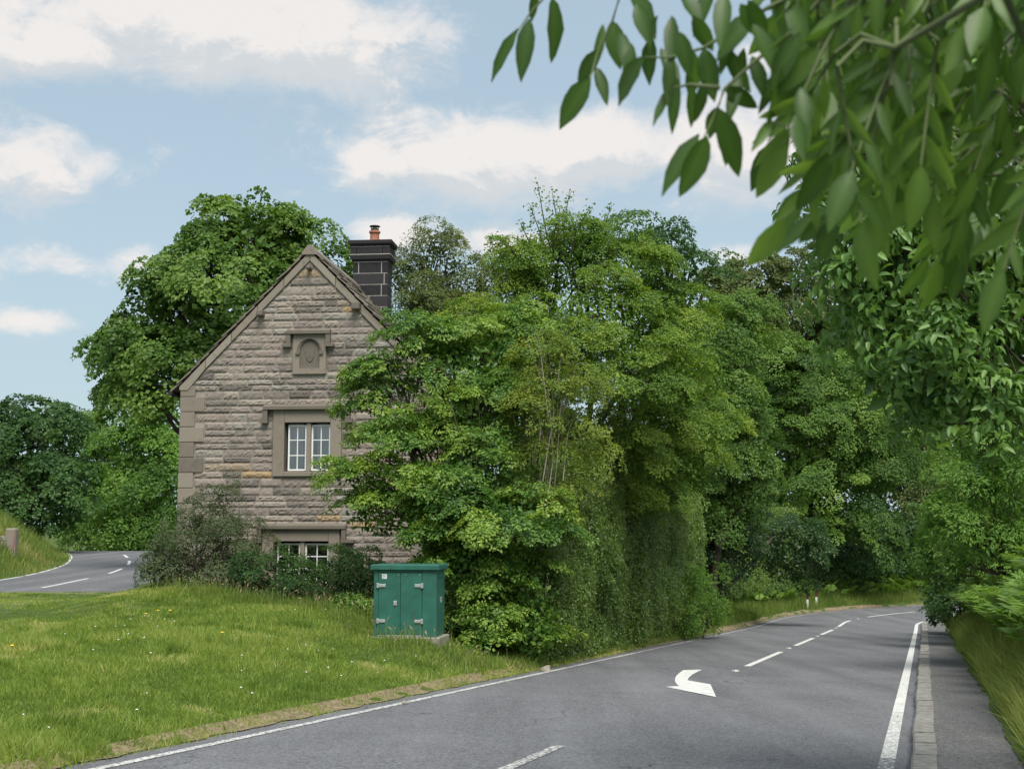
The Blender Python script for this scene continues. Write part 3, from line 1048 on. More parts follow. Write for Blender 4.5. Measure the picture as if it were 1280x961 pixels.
b.v = [tuple(np.array(p) - np.array(yt.location)) for p in b.v]
b.build('bare_stem', M['palebark'], yt, smooth=True)


def vnoise(x, y, sc, seed):
    r = np.random.default_rng(seed)
    g = r.random((64, 64))
    X = x * sc; Y = y * sc
    xi, yi = np.floor(X).astype(int), np.floor(Y).astype(int)
    fx, fy = X - xi, Y - yi
    fx = fx * fx * (3 - 2 * fx); fy = fy * fy * (3 - 2 * fy)
    G = lambda i, j: g[i % 64, j % 64]
    return (G(xi, yi) * (1 - fx) + G(xi + 1, yi) * fx) * (1 - fy) + (G(xi, yi + 1) * (1 - fx) + G(xi + 1, yi + 1) * fx) * fy


# ---- clipped hedges: leaves over a wavy box following the road edge
def hedge(name, label, s0, s1, off, depth, zb, zt, leaf, mat, seed, dens=1.0, endround=1.2, wob=.17, top_curve=None):
    rng = np.random.default_rng(seed)
    Pm, Tm = main_centre(np.array([(s0 + s1) / 2]))
    L = s1 - s0
    ha = zt - zb
    RS = leaf * 2.6
    per = 26
    q_ = dens * 3.4 / (per * leaf * leaf * .31)
    n_face, n_end, n_top = int(L * ha * q_), int(depth * ha * q_), int(L * depth * q_ * .8)
    s = np.concatenate([rng.uniform(s0, s1, n_face), np.full(n_end, s0), rng.uniform(s0, s1, n_top)])
    dd = np.concatenate([np.zeros(n_face), rng.uniform(0, depth, n_end), rng.uniform(0, depth, n_top)])
    v = np.concatenate([rng.random(n_face), rng.random(n_end), np.ones(n_top)])
    nf = np.concatenate([np.tile((1, 0, .15), (n_face, 1)), np.tile((0, -1, .15), (n_end, 1)), np.tile((0, 0, 1.), (n_top, 1))])
    # rounding of the near end
    t = np.clip((s0 + endround - s) / endround, 0, 1)
    dd = dd + np.where(v < 1, t * t * endround * .8, 0)
    P, T = main_centre(s)
    n = np.stack([T[:, 1], -T[:, 0]], 1)
    zbase = height(*(P + n * (off + .1)).T)
    ht = ha if top_curve is None else ha * top_curve(s)
    bulge = .18 * np.sin(v * 3.1) + wob * (np.sin(s * 1.9 + v * 4) * np.sin(v * 6 + s * .8) + .6 * np.sin(s * 4.3 + v * 9)) + rng.normal(0, .06, len(s)) - (rng.random(len(s)) < .3) * rng.uniform(0, .35, len(s))
    vn = vnoise(s, v * ha, .8, seed) - .5
    vn2 = vnoise(s, v * ha, 2.2, seed + 1) - .5
    bulge = .15 * np.sin(v * 3.1) + .42 * vn + .22 * vn2 + rng.normal(0, .05, len(s)) - (vn2 > .3) * .35 + wob * 0
    o = off - dd + bulge
    xy = P + n * o[:, None]
    z = zbase + zb + v * ht + rng.normal(0, .06, len(s)) + (v >= 1) * rng.normal(0, .10, len(s))
    X = np.column_stack([xy, z])
    A = unit(n_to3(n, T, nf) + np.array((0, 0, .55)) + rng.normal(0, .35, (len(s), 3)))
    tsp = rng.normal(0, .11, len(s)) + .5 * (vnoise(s, v * ha, .55, seed + 2) - .5) + .25 * vn2
    J = np.repeat(np.arange(len(s)), per)
    e1, e2 = basis(A)
    rho = np.sqrt(rng.random(len(J))); ph = rng.uniform(0, 2 * math.pi, len(J))
    rad = e1[J] * np.cos(ph)[:, None] + e2[J] * np.sin(ph)[:, None]
    X = X[J] + rad * (rho * RS)[:, None] + A[J] * ((.5 * (1 - rho ** 2) + rng.normal(0, .2, len(J))) * RS)[:, None]
    N = unit(A[J] + rad * (rho * .6)[:, None] + rng.normal(0, .45, (len(J), 3)))
    Dv = rad + rng.normal(0, .5, (len(J), 3))
    tnh = .42 + tsp[J] + .14 * (rho - .5) + rng.normal(0, .12, len(J))
    c = X.mean(0); c[2] = X[:, 2].min()
    root = empty(name, c)
    tag(root, label, 'hedge')
    V, F, k = leaf_arrays(X - c, N, Dv, leaf * rng.uniform(.7, 1.25, len(X)), np.full(len(X), .62))
    LEAFCOUNT[0] += len(X)
    print(name, len(X))
    np_mesh('foliage', V, F, M[mat], root, tone=np.repeat(np.clip(tnh, 0, 1), k))
    # stems and twigs inside
    b = MB()
    for k_ in np.arange(s0 + .6, s1, .55):
        P_, T_ = main_centre(np.array([k_]))
        nn = np.array((T_[0][1], -T_[0][0]))
        q = P_[0] + nn * (off - depth * .5 + rng.normal(0, .15))
        zz = height(q[0], q[1])
        for _ in range(3):
            e = np.array((q[0] + rng.normal(0, .4), q[1] + rng.normal(0, .4), zz + ha * .95))
            m = (np.array((q[0], q[1], zz)) + e) / 2 + rng.normal(0, .15, 3)
            b.tube([np.array((q[0], q[1], zz - .2)) - c, m - c, e - c], [.05, .03, .008], 5)
    b.build('stem', M['bark'], root)
    return root


def n_to3(n, T, nf):
    out = np.zeros((len(n), 3))
    out[:, :2] = n * nf[:, :1] + T * nf[:, 1:2]
    out[:, 2] = nf[:, 2]
    return out


hedge('clipped_hedge', 'tall clipped hedge along the road edge in front of the tallest tree', 13.6, 32.8, -3.72, 1.5, -.12, 5.0, .06, 'hedge', 31, dens=1.0, endround=.9, wob=.07, top_curve=lambda s: .66 + .36 * sstep(13, 23, s))
hedge('clipped_hedge', 'second darker clipped hedge farther down, beneath the rounded sycamore', 34.5, 58, -5.0, 2.4, .6, 4.6, .085, 'hedge', 32, dens=.95, wob=.22)
# pale shrub at the foot of the hedges
tree('willow_shrub', 'fresh light-green shrub at the foot of the hedges beside the road', 'shrub', 39.5,
     [(862, 735, 17, 26), (885, 745, 15, 34, .6), (868, 770, 18, 18, -.5), (893, 772, 12, 16, 1.5)], .42, .2, .085, 'ash', r0=.04, k3=2.2, fill=.25, seed=33, wr=.34, flat=.8, droop=.6)

# ---- right-hand bank
tree('ash_sapling', 'bright green ash saplings thicket on the right bank above the bracken', 'tree', 25,
     [(1235, 560, 50, 40), (1205, 615, 45, 42), (1270, 620, 45, 55), (1190, 665, 42, 36), (1240, 680, 55, 36), (1215, 530, 35, 30), (1290, 540, 50, 60, 1), (1275, 690, 40, 36, 1), (1225, 700, 35, 24, 1.5), (1190, 700, 25, 30, 2)], .6, .26, .085, 'ash', base_px=1285, r0=.07, k1=1.5, k2=1.7, k3=2.6, fill=.3, seed=41, wr=.34, flat=.35, upw=1.3, droop=.35)
tree('hazel_tree', 'darker hazel behind the ash saplings on the right bank', 'tree', 36,
     [(1180, 610, 30, 45), (1170, 670, 32, 40), (1200, 560, 45, 45, 2), (1250, 520, 70, 60, 3), (1185, 715, 30, 30, -1), (1230, 620, 60, 60, 3), (1290, 600, 60, 80, 2)], .8, .35, .1, 'syc', base_px=1245, r0=.15, k3=2.1, fill=.2, seed=42)
tree('elder_shrub', 'dark leafy shrub spilling over the far end of the footpath', 'shrub', 46,
     [(1172, 752, 20, 18), (1182, 735, 24, 24), (1190, 765, 16, 16, -2), (1205, 735, 24, 24, -1), (1168, 772, 10, 10, -1)], .48, .22, .11, 'dark', base_px=1205, r0=.05, k3=2.0, fill=.3, seed=43, wr=.6)
# the tree whose crown fills the upper right
tree('overhanging_tree', 'large drooping tree filling the upper right behind the blurred near leaves', 'tree', 9.0,
     [(1190, 330, 85, 85), (1260, 230, 95, 120, .5), (1130, 180, 75, 70, .3), (1250, 430, 90, 60, .3), (1080, 190, 50, 60, .2), (1170, 440, 60, 45, -.2), (1080, 90, 60, 60), (1300, 380, 80, 130, 1), (1200, 80, 110, 80, 1), (1150, 260, 60, 60), (1130, 395, 45, 45, 0), (1100, 320, 55, 60), (1060, 250, 45, 55), (1220, 490, 80, 45), (1040, 140, 40, 55), (1120, 480, 40, 30), (1280, 480, 60, 50), (1180, 380, 70, 60, .6), (1240, 320, 80, 70, .6), (1100, 430, 50, 45, .4), (1270, 120, 80, 80, .4), (1190, 500, 50, 34, .3), (1060, 330, 36, 50, .5)],
     .30, .15, .085, 'over', base_px=1560, r0=.03, six=True, flat=.3, upw=.6, k1=2.6, k2=1.8, k3=1.3, fill=.2, seed=44, wr=.48, droop=1.1, cull=.5, jit=.6)

# ---- shrubs at the foot of the house
tree('grey_shrub', 'wispy grey-green shrub growing up the left corner of the gable', 'shrub', 30.3,
     [(265, 655, 34, 34), (250, 690, 44, 34), (295, 690, 40, 34), (275, 630, 18, 20), (240, 655, 20, 22), (215, 715, 30, 22)], .34, .17, .06, 'wisp', r0=.05, k1=1.5, k2=1.6, k3=1.7, fill=.25, seed=51, wr=.3, flat=.9, upw=1.6, droop=-.5)
b = MB()
gs = bpy.data.objects['grey_shrub']
gp = []
for k_ in range(70):
    x0 = rngw.uniform(215, 325)
    a = at(x0, 735, 30.2 + rngw.normal(0, .25)); e = at(270 + (x0 - 270) * 1.15 + rngw.normal(0, 14), rngw.uniform(605, 690) + abs(x0 - 268) * .4, 30.1 + rngw.normal(0, .4))
    m = (a + e) / 2 + rngw.normal(0, .08, 3)
    b.tube([a - np.array(gs.location), m - np.array(gs.location), e - np.array(gs.location)], [.012, .008, .003], 4)
    for f in np.linspace(.25, 1, 26):
        gp.append(m * (1 - f) + e * f + rngw.normal(0, .035, 3))
b.build('twig', M['bark'], gs)
gp = np.array(gp) - np.array(gs.location)
V, F, k = leaf_arrays(gp, unit(rngw.normal(size=(len(gp), 3))), rngw.normal(0, .5, (len(gp), 3)) + np.array((0, 0, .8)), .065 * rngw.uniform(.7, 1.2, len(gp)), np.full(len(gp), .25))
np_mesh('shoots', V, F, M['wisp'], gs, tone=np.repeat(np.clip(rngw.normal(.5, .15, len(gp)), 0, 1), k))
tree('border_shrub', 'low dark shrub spilling over the grass left of the house corner', 'shrub', 30,
     [(205, 718, 28, 20), (235, 730, 40, 24), (275, 730, 38, 26), (195, 708, 18, 14), (300, 735, 30, 26)], .36, .18, .07, 'wisp', r0=.04, k3=1.8, fill=.3, seed=52, wr=.35)
tree('border_shrub', 'dark straggly shrub under the ground-floor window', 'shrub', 29.6,
     [(330, 722, 42, 30), (385, 728, 44, 26), (440, 715, 40, 36), (425, 750, 44, 26, -.5), (360, 752, 44, 24, -.5), (312, 748, 36, 26, -.4), (465, 740, 26, 36, -.6)], .36, .18, .06, 'dark', r0=.04, k3=1.9, fill=.3, seed=53, wr=.42)
tree('border_shrub', 'small fresh green shrub just left of the green cabinet', 'shrub', 25.5,
     [(440, 762, 22, 12), (460, 768, 12, 12, -.4), (425, 768, 16, 10)], .24, .12, .07, 'beech', r0=.03, k3=1.8, fill=.3, seed=54)


# ------------------------------------------------------------------ the house
HZ = -0.80
house = empty('stone_house', (-8.30, 32.0, HZ), math.radians(-6.0))
tag(house, 'old gabled stone house with two mullioned windows and a dark chimney', 'house')
WD, DEP, EAVE, APEX = 6.5, 8.0, 5.88, 9.22
SL = (APEX - EAVE) / (WD / 2)


def hx(px): return (px - 225) / 49.3
def hz(py): return 2.4 + (655 - py) * .01985


roofz = lambda x: APEX - SL * abs(x - WD / 2)
# window openings (x0,x1,z0,z1) and their dressed surrounds
OPEN = [(hx(357), hx(414.5), hz(590), hz(529)), (hx(346), hx(414.5), hz(728), hz(676))]
SURR = [(hx(343), hx(428), hz(596), hz(512.5)), (hx(332), hx(428), hz(736), hz(660))]
NICHE = (hx(366), hx(407.5), hz(468), hz(418))

rs = np.random.default_rng(61)
wall = MB()
# backing wall of mortar with the two window openings left out
xa, xb = OPEN[1][0], OPEN[1][1]
wall.prism([(0, -.6), (xa, -.6), (xa, roofz(xa)), (0, roofz(0))], 0.0, .4)
wall.prism([(xb, -.6), (WD, -.6), (WD, roofz(WD)), (xb, roofz(xb))], 0.0, .4)
wall.box(xa, xb, 0.0, .4, -.6, OPEN[1][2])
wall.box(xa, xb, 0.0, .4, OPEN[1][3], OPEN[0][2])
wall.box(xa, OPEN[0][0], 0.0, .4, OPEN[0][2], OPEN[0][3])
wall.prism([(xa, OPEN[0][3]), (xb, OPEN[0][3]), (xb, roofz(xb)), (WD / 2, APEX), (xa, roofz(xa))], 0.0, .4)
wall.box(0.0, .4, .4, DEP, -.6, EAVE)
wall.box(WD - .4, WD, .4, DEP, -.6, EAVE)
wall.prism([(0, -.6), (WD, -.6), (WD, EAVE), (WD / 2, APEX), (0, EAVE)], DEP, DEP + .4)
wall.cur = 1


def rough_block(x0, x1, z0, z1, tone, proud=.05, rough=.03, yb=0.0, fine=True, slope=None):
    """one rock-faced stone, front towards -y"""
    nx = max(3, int((x1 - x0) / .045)) if fine else 1
    nz = 4 if fine else 1
    vs = []
    for j in range(nz + 1):
        for i in range(nx + 1):
            fx, fz = i / nx, j / nz
            x = x0 + (x1 - x0) * fx
            z = z0 + (z1 - z0) * fz
            edge = min(fx * (x1 - x0), (1 - fx) * (x1 - x0), fz * (z1 - z0), (1 - fz) * (z1 - z0))
            y = -.004 - (proud * min(1, edge / .03) + (rs.normal(0, rough) if edge > .01 else 0) * (1 if fine else 0))
            # rock faces lean out at the bottom third
            y -= (.004 * math.sin(math.pi * min(1, fz * 1.2)) if fine and edge > .01 else 0)
            if edge <= .01 and fine:
                x += rs.normal(0, .006); z += rs.normal(0, .006)
            vs.append((x, yb + min(y, -.006), z))
    fs = []
    k = nx + 1
    for j in range(nz):
        for i in range(nx):
            a = j * k + i
            fs.append((a, a + 1, a + k + 1, a + k))
    # sides back to the wall
    n = len(vs)
    ring = [i for i in range(nx + 1)] + [j * k + nx for j in range(1, nz + 1)] + [nz * k + i for i in range(nx - 1, -1, -1)] + [j * k for j in range(nz - 1, 0, -1)]
    for r in ring: vs.append((vs[r][0], yb + .01, vs[r][2]))
    for q in range(len(ring)):
        q2 = (q + 1) % len(ring)
        fs.append((ring[q2], ring[q], n + q, n + q2))
    wall.add(vs, fs, tone)


def minus(iv, cut):
    out = []
    for a, b in iv:
        if cut[1] <= a or cut[0] >= b: out.append((a, b)); continue
        if cut[0] - a > .06: out.append((a, cut[0]))
        if b - cut[1] > .06: out.append((cut[1], b))
    return out


z = -.5
row = 0
while z < APEX - .3:
    h = rs.uniform(.135, .215)
    if rs.random() < .12: h *= 1.25
    zt = z + h - .014
    lo = max(.0, WD / 2 - (APEX - zt) / SL) + (.16 if z > EAVE - .3 else 0)
    hi = WD - lo
    q = .0
    if z < EAVE - .25:                       # big smooth quoins at both corners
        q = .62 if (int((z + .5) / .38) % 2) else .38
        if int((z + .5) / .38) != int((z + .5 - h) / .38):
            pass
        lo += q; hi -= q
    iv = [(lo, hi)]
    for (a, b2, c_, d_) in SURR + [NICHE]:
        if zt > c_ and z < d_: iv = minus(iv, (a - .008, b2 + .008))
    for a, b2 in iv:
        x = a
        while x < b2 - .03:
            ln = rs.uniform(.28, .9)
            if b2 - (x + ln) < .25: ln = b2 - x
            t_ = float(np.clip(rs.normal(.45, .23), 0, .84))
            if rs.random() < .03: t_ = rs.uniform(.9, 1.0)
            rough_block(x + .007, min(x + ln, b2) - .007, z, zt, t_, proud=rs.uniform(.006, .026), rough=rs.uniform(.004, .009))
            x += ln
    z += h
    row += 1
gable = wall.build('wall', None, house, mats=[M['mortar'], M['stone']])
# quoins
for k_ in range(int((EAVE + .5) / .38) + 1):
    z0 = -.5 + k_ * .38
    z1 = min(z0 + .368, EAVE - .03)
    if z1 - z0 < .1: continue
    q = .615 if k_ % 2 else .375
    for a, b2 in ((-.02, q - .01), (WD - q + .01, WD + .02)):
        qn = MB()
        qn.box(a, b2, -.045, .39 if k_ % 2 else .6, z0, z1, float(np.clip(rs.normal(.5, .25), 0, 1)))
        qn.build('quoin', M['dressed'], house, bevel=.012)

# verge bands under the slates, apex stone, kneelers, purlin ends
vb = MB()
nrm = math.sqrt(1 + SL * SL)
bw = .17 * nrm
for sgn in (-1, 1):
    xm = WD / 2
    # four lengths of band per side
    for k_ in range(5):
        f0, f1 = k_ / 5 + .002, (k_ + 1) / 5 - .002
        X0, X1 = xm + sgn * (WD / 2 + .05) * f0, xm + sgn * (WD / 2 + .05) * f1
        Z0, Z1 = roofz(X0) if abs(X0 - xm) < WD / 2 else APEX - SL * abs(X0 - xm), APEX - SL * abs(X1 - xm)
        poly = [(X0, Z0 - .01), (X0, Z0 - bw), (X1, Z1 - bw), (X1, Z1 - .01)]
        if k_ == 4: poly = [(X0, Z0 - .01), (X0, Z0 - bw), (X1 - sgn * .22, Z1 - .10), (X1, Z1 - .10), (X1, Z1 - .01)]
        if sgn < 0: pass
        else: poly = poly
        ar = sum(poly[i][0] * poly[(i + 1) % len(poly)][1] - poly[(i + 1) % len(poly)][0] * poly[i][1] for i in range(len(poly)))
        if ar < 0: poly = poly[::-1]
        vb.prism(poly, -.062, .05, float(rs.uniform(.4, .9)))
vb.build('verge_band', M['dressed'], house, bevel=.008)
for (x, zc, s_) in ((hx(325), hz(391), .085), (hx(445), hz(384), .105), (WD / 2, APEX - .45, .055)):
    pe = MB()
    pe.box(x - s_, x + s_, -.26, .02, zc - s_ * .9, zc + s_ * .9)
    pe.build('purlin_end', M['hood'], house, bevel=.03)

# roof of stone slates laid in courses on two slopes
rf = MB()
OV = .09
ncrs = 15
slope_len = (WD / 2 + .2) * nrm
cs, sn = 1 / nrm, SL / nrm
for sgn in (-1, 1):
    for c in range(ncrs):
        d0_, d1_ = slope_len * c / ncrs, slope_len * (c + 1) / ncrs + .1      # distance from ridge
        y = -OV + rs.uniform(-.03, .03)
        while y < DEP + .5:
            ly = rs.uniform(.45, .8)
            th = rs.uniform(.022, .038)
            lift0, lift1 = .015, .045 + rs.uniform(0, .02)
            e1_ = d1_ + rs.uniform(-.02, .03)
            vs = []
            for (yy) in (y + .004, min(y + ly, DEP + .55) - .004):
                for (dd_, up) in ((d0_, lift0), (e1_, lift1), (e1_, lift1 + th), (d0_, lift0 + th)):
                    X = WD / 2 + sgn * (dd_ * cs + up * sn)
                    Z = APEX - dd_ * sn + up * cs + .02
                    vs.append((X, yy, Z))
            fs = [(0, 1, 2, 3), (7, 6, 5, 4)] + [((k + 1) % 4, k, k + 4, (k + 1) % 4 + 4) for k in range(4)]
            rf.add(vs, fs if sgn > 0 else [f[::-1] for f in fs], float(rs.uniform(.1, .9)))
            y += ly
y = -OV - .02
while y < DEP + .4:                              # ridge stones
    rf.prism([(WD / 2 - .2, APEX - .10), (WD / 2 + .2, APEX - .10), (WD / 2 + .2, APEX - .04), (WD / 2 + .04, APEX + .15), (WD / 2 - .04, APEX + .15), (WD / 2 - .2, APEX - .04)], y + .005, y + .6, float(rs.uniform(.3, .8)))
    y += .61
roof = rf.build('roof', M['slate'], house)
for x in (-.26, WD + .26):
    gt = MB()
    gt.tube([(x, -.12, EAVE - .22), (x, DEP + .3, EAVE - .22)], .06, 10)
    gt.build('gutter', M['cowl'], house)

# chimney: sooty ashlar blocks with pale joints
CX, CY, CW, CD = 3.72, 5.15, 1.02, .62
ch = MB()
CT = 9.76 - HZ
zc = 7.6
ch.box(CX - CW / 2 + .012, CX + CW / 2 - .012, CY - CD / 2 + .012, CY + CD / 2 - .012, zc - .5, CT - .16)
ch.box(CX - .60, CX + .60, CY - .40, CY + .40, CT - .425, CT - .408)
ch.box(CX - .56, CX + .56, CY - .36, CY + .36, CT - .185, CT - .172)
ch.cur = 1
hts = [.33] * 7
zz = CT - .62
for i in range(8):
    z1, z0 = zz - .015, zz - .33 + .015
    cut = [.16, .82] if i % 2 == 0 else [.90]
    if i == 3: cut = [.47]
    xs = [CX - CW / 2] + [CX - CW / 2 + c * CW for c in cut] + [CX + CW / 2]
    for a, b2 in zip(xs[:-1], xs[1:]):
        ch.box(a + (.012 if a > CX - CW / 2 + .01 else 0), b2 - (.012 if b2 < CX + CW / 2 - .01 else 0), CY - CD / 2, CY + CD / 2, z0, z1, float(rs.uniform(.2, .9)))
    zz -= .33
# cornice: necking, belt, block course, projecting cap
def slab(x, y, z0, z1, x2=None, y2=None):
    x2 = x if x2 is None else x2; y2 = y if y2 is None else y2
    vs = [(CX + sx * a, CY + sy * c_, zq) for (a, c_, zq) in ((x, y, z0), (x2, y2, z1)) for sy in (-1, 1) for sx in (-1, 1)]
    ch.add(vs, [(0, 2, 3, 1), (4, 5, 7, 6), (0, 1, 5, 4), (2, 6, 7, 3), (0, 4, 6, 2), (1, 3, 7, 5)], .5)
slab(CW / 2, CD / 2, CT - .61, CT - .55, CW / 2 + .06, CD / 2 + .06)
slab(CW / 2 + .07, CD / 2 + .07, CT - .55, CT - .425, CW / 2 + .09, CD / 2 + .09)
for a, b2 in ((-.58, -.40), (-.38, .36), (.38, .58)):
    ch.box(CX + a, CX + b2, CY - .38, CY + .38, CT - .408, CT - .19)
slab(CW / 2 + .04, CD / 2 + .04, CT - .172, CT - .10, CW / 2 + .13, CD / 2 + .13)
slab(CW / 2 + .13, CD / 2 + .13, CT - .10, CT)
chim = ch.build('chimney', None, house, mats=[plain('pale_pointing', (.46, .44, .40), .9), M['chim']])
p = MB()
p.lathe([(.165, CT - .03), (.15, CT + .05), (.135, CT + .10), (.13, CT + .27), (.165, CT + .29), (.165, CT + .34), (.12, CT + .36)], CX - .0 + .05, CY)
p.build('chimney_pot', M['pot'], chim, smooth=False)
p = MB()
p.lathe([(.115, CT + .36), (.115, CT + .42)], CX + .05, CY)
p.lathe([(.02, CT + .475), (.16, CT + .485), (.155, CT + .50), (.02, CT + .535)], CX + .05, CY)
for k_ in range(4):
    th = k_ * math.pi / 2 + .6
    p.tube([(CX + .05 + .10 * math.cos(th), CY + .10 * math.sin(th), CT + .40), (CX + .05 + .12 * math.cos(th), CY + .12 * math.sin(th), CT + .49)], .01, 6)
p.build('cowl', M['cowl'], chim)


def hood_mould(x0, x1, z, drop, foot, root):
    """label mould: ledge with sloping top, short drops and out-turned feet"""
    b = MB()
    b.prism([(x0, z), (x1, z), (x1, z + .075), (x0, z + .075)], -.17, -.0)
    vs = [(x, y, zq) for x in (x0, x1) for (y, zq) in ((-.17, z + .077), (-.16, z + .09), (0.0, z + .15), (0.0, z + .077))]
    b.add(vs, [(0, 4, 5, 1), (1, 5, 6, 2), (2, 6, 7, 3), (0, 1, 2, 3), (7, 6, 5, 4), (0, 3, 7, 4)])
    for sx, xx in ((-1, x0), (1, x1)):
        a, c_ = (xx, xx + .11) if sx < 0 else (xx - .11, xx)
        b.box(a, c_, -.15, .0, z - drop, z - .002)
        a, c_ = (xx - foot, xx + .12) if sx < 0 else (xx - .12, xx + foot)
        b.box(a, c_, -.16, .0, z - drop - .085, z - drop - .002)
    return b.build('hood_mould', M['hood'], root, bevel=.012)


def window(op, su, root):
    x0, x1, z0, z1 = op
    a, b2, c_, d_ = su
    wr_ = empty('window', (0, 0, 0))
    wr_.parent = root
    s_ = MB()
    s_.box(a, x0, -.075, .10, c_, d_, .45)
    s_.box(x1, b2, -.078, .10, c_, d_, .6)
    s_.box(x0 + .001, x1 - .001, -.072, .10, z1, d_, .5)
    s_.box(x0 + .001, x1 - .001, -.095, .12, c_, z0, .4)
    s_.build('stone_surround', M['dressed'], wr_, bevel=.012)
    mw = .11
    xm = (x0 + .05 + x1) / 2
    m_ = MB()
    m_.prism([(xm - mw / 2, z0), (xm + mw / 2, z0), (xm + mw / 2, z1), (xm - mw / 2, z1)], -.03, .14, .5)
    m_.build('mullion', M['dressed'], wr_, bevel=.02)
    for (fa, fb) in ((x0 + .075, xm - mw / 2 - .005), (xm + mw / 2 + .005, x1 - .015)):
        f = MB()
        t_ = .042
        y0, y1 = .035, .085
        fz0, fz1 = z0 + .02, z1 - .05
        f.box(fa, fa + t_, y0, y1, fz0, fz1); f.box(fb - t_, fb, y0, y1, fz0, fz1)
        f.box(fa + t_, fb - t_, y0 + .001, y1, fz1 - t_, fz1); f.box(fa + t_, fb - t_, y0 + .001, y1, fz0, fz0 + t_)
        xm2 = (fa + fb) / 2
        f.box(xm2 - .013, xm2 + .013, y0 + .008, y1 - .01, fz0 + t_, fz1 - t_)
        for q in (1, 2):
            zq = fz0 + (fz1 - fz0) * q / 3
            f.box(fa + t_, xm2 - .013, y0 + .010, y1 - .012, zq - .012, zq + .012)
            f.box(xm2 + .013, fb - t_, y0 + .010, y1 - .012, zq - .012, zq + .012)
        f.build('casement', M['white'], wr_, bevel=.004)
        g = MB()
        g.box(fa + t_ - .005, fb - t_ + .005, .058, .064, fz0 + t_ - .005, fz1 - t_ + .005)
        g.build('pane', M['glass'], wr_)
    return wr_


w_up = window(OPEN[0], SURR[0], house)
w_lo = window(OPEN[1], SURR[1], house)
w_up['label'] = 'upper two-light mullioned window'
w_lo['label'] = 'ground-floor two-light window half hidden by shrubs'
hood_mould(hx(331), hx(439), hz(513), .25, .06, w_up)
hood_mould(hx(326), hx(436), hz(661), .25, .20, w_lo)
# net curtains inside the upper window
cu = MB()
for (xa_, xb_) in ((OPEN[0][0] + .05, OPEN[0][0] + .42), (OPEN[0][1] - .40, OPEN[0][1] - .02)):
    n_ = 26
    vs = []
    for i in range(n_ + 1):
        x = xa_ + (xb_ - xa_) * i / n_
        y = .22 + .025 * math.sin(i * 1.9)
        vs += [(x, y, OPEN[0][2]), (x, y, OPEN[0][3])]
    cu.add(vs, [(2 * i, 2 * i + 2, 2 * i + 3, 2 * i + 1) for i in range(n_)])
cu.build('curtain', M['curtain'], w_up)
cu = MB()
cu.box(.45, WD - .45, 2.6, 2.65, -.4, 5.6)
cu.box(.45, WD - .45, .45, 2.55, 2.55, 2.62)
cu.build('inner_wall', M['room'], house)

# niche with arched panel under its own hood
nr = empty('niche', (0, 0, 0)); nr.parent = house
a, b2, c_, d_ = NICHE
nb = MB()
xc = (hx(387) + 0.0)
zs = hz(440)
ro, ri = .30, .255
# slab front pierced by the arch (polygon ring between rectangle and arch)
arch = [(xc - ri, c_ + .14)] + [(xc - ri * math.cos(t), zs + ri * 1.18 * math.sin(t)) for t in np.linspace(0, math.pi, 17)] + [(xc + ri, c_ + .14)]
rect = [(a, c_)] + [(a if t < .25 else (b2 if t > .75 else a + (b2 - a) * (t - .25) * 2), c_ + (d_ - c_) * (t / .25) if t < .25 else (d_ if t <= .75 else c_ + (d_ - c_) * ((1 - t) / .25))) for t in np.linspace(.12, .88, 17)] + [(b2, c_)]
vs = [(x, -.07, z) for x, z in rect] + [(x, -.07, z) for x, z in arch] + [(x, .0, z) for x, z in arch]
n_ = len(arch)
fs = [(i, n_ + i, n_ + i + 1, i + 1) for i in range(n_ - 1)] + [(n_ + i, 2 * n_ + i, 2 * n_ + i + 1, n_ + i + 1) for i in range(n_ - 1)]
nb.add(vs, fs, .55)
nb.add([(a, -.07, c_), (b2, -.07, c_), (xc + ri, -.07, c_ + .14), (xc - ri, -.07, c_ + .14)], [(0, 1, 2, 3)], .5)
nb.add([(xc - ri, -.07, c_ + .14), (xc + ri, -.07, c_ + .14), (xc + ri, 0, c_ + .14), (xc - ri, 0, c_ + .14)], [(0, 1, 2, 3)], .5)
for (p0, p1) in (((a, c_), (a, d_)), ((b2, c_), (b2, d_)), ((a, d_), (b2, d_)), ((a, c_), (b2, c_))):
    nb.add([(p0[0], -.07, p0[1]), (p1[0], -.07, p1[1]), (p1[0], .01, p1[1]), (p0[0], .01, p0[1])], [(0, 1, 2, 3)], .5)
nb.build('stone_surround', M['dressed'], nr)
rg = MB()
rg.tube([(xc - ro, -.075, zs - .02)] + [(xc - ro * math.cos(t), -.075, zs + ro * 1.14 * math.sin(t)) for t in np.linspace(0, math.pi, 21)] + [(xc + ro, -.075, zs - .02)], .028, 8)
rg.box(xc - ro - .05, xc - ro + .05, -.115, -.05, zs - .07, zs - .015)
rg.box(xc + ro - .05, xc + ro + .05, -.115, -.05, zs - .07, zs - .015)
rg.build('arch_moulding', M['hood'], nr)
pn = MB()
pn.prism([(xc - ri + .002, c_ + .142)] + [(xc + ri - .002, c_ + .142)] + [(xc + (ri - .003) * math.cos(t), zs + (ri - .003) * 1.18 * math.sin(t)) for t in np.linspace(0, math.pi, 17)], -.022, .0)
# worn relief of a shield with charges, softened to lumps
pn.prism([(xc - .10, zs - .12), (xc - .05, zs - .22), (xc, zs - .26), (xc + .05, zs - .22), (xc + .10, zs - .12), (xc + .11, zs + .04), (xc - .11, zs + .04)], -.042, -.0225)
pn.build('carved_panel', M['hood'], nr, bevel=.004)
hood_mould(hx(358), hx(413), hz(418), .24, .10, nr)


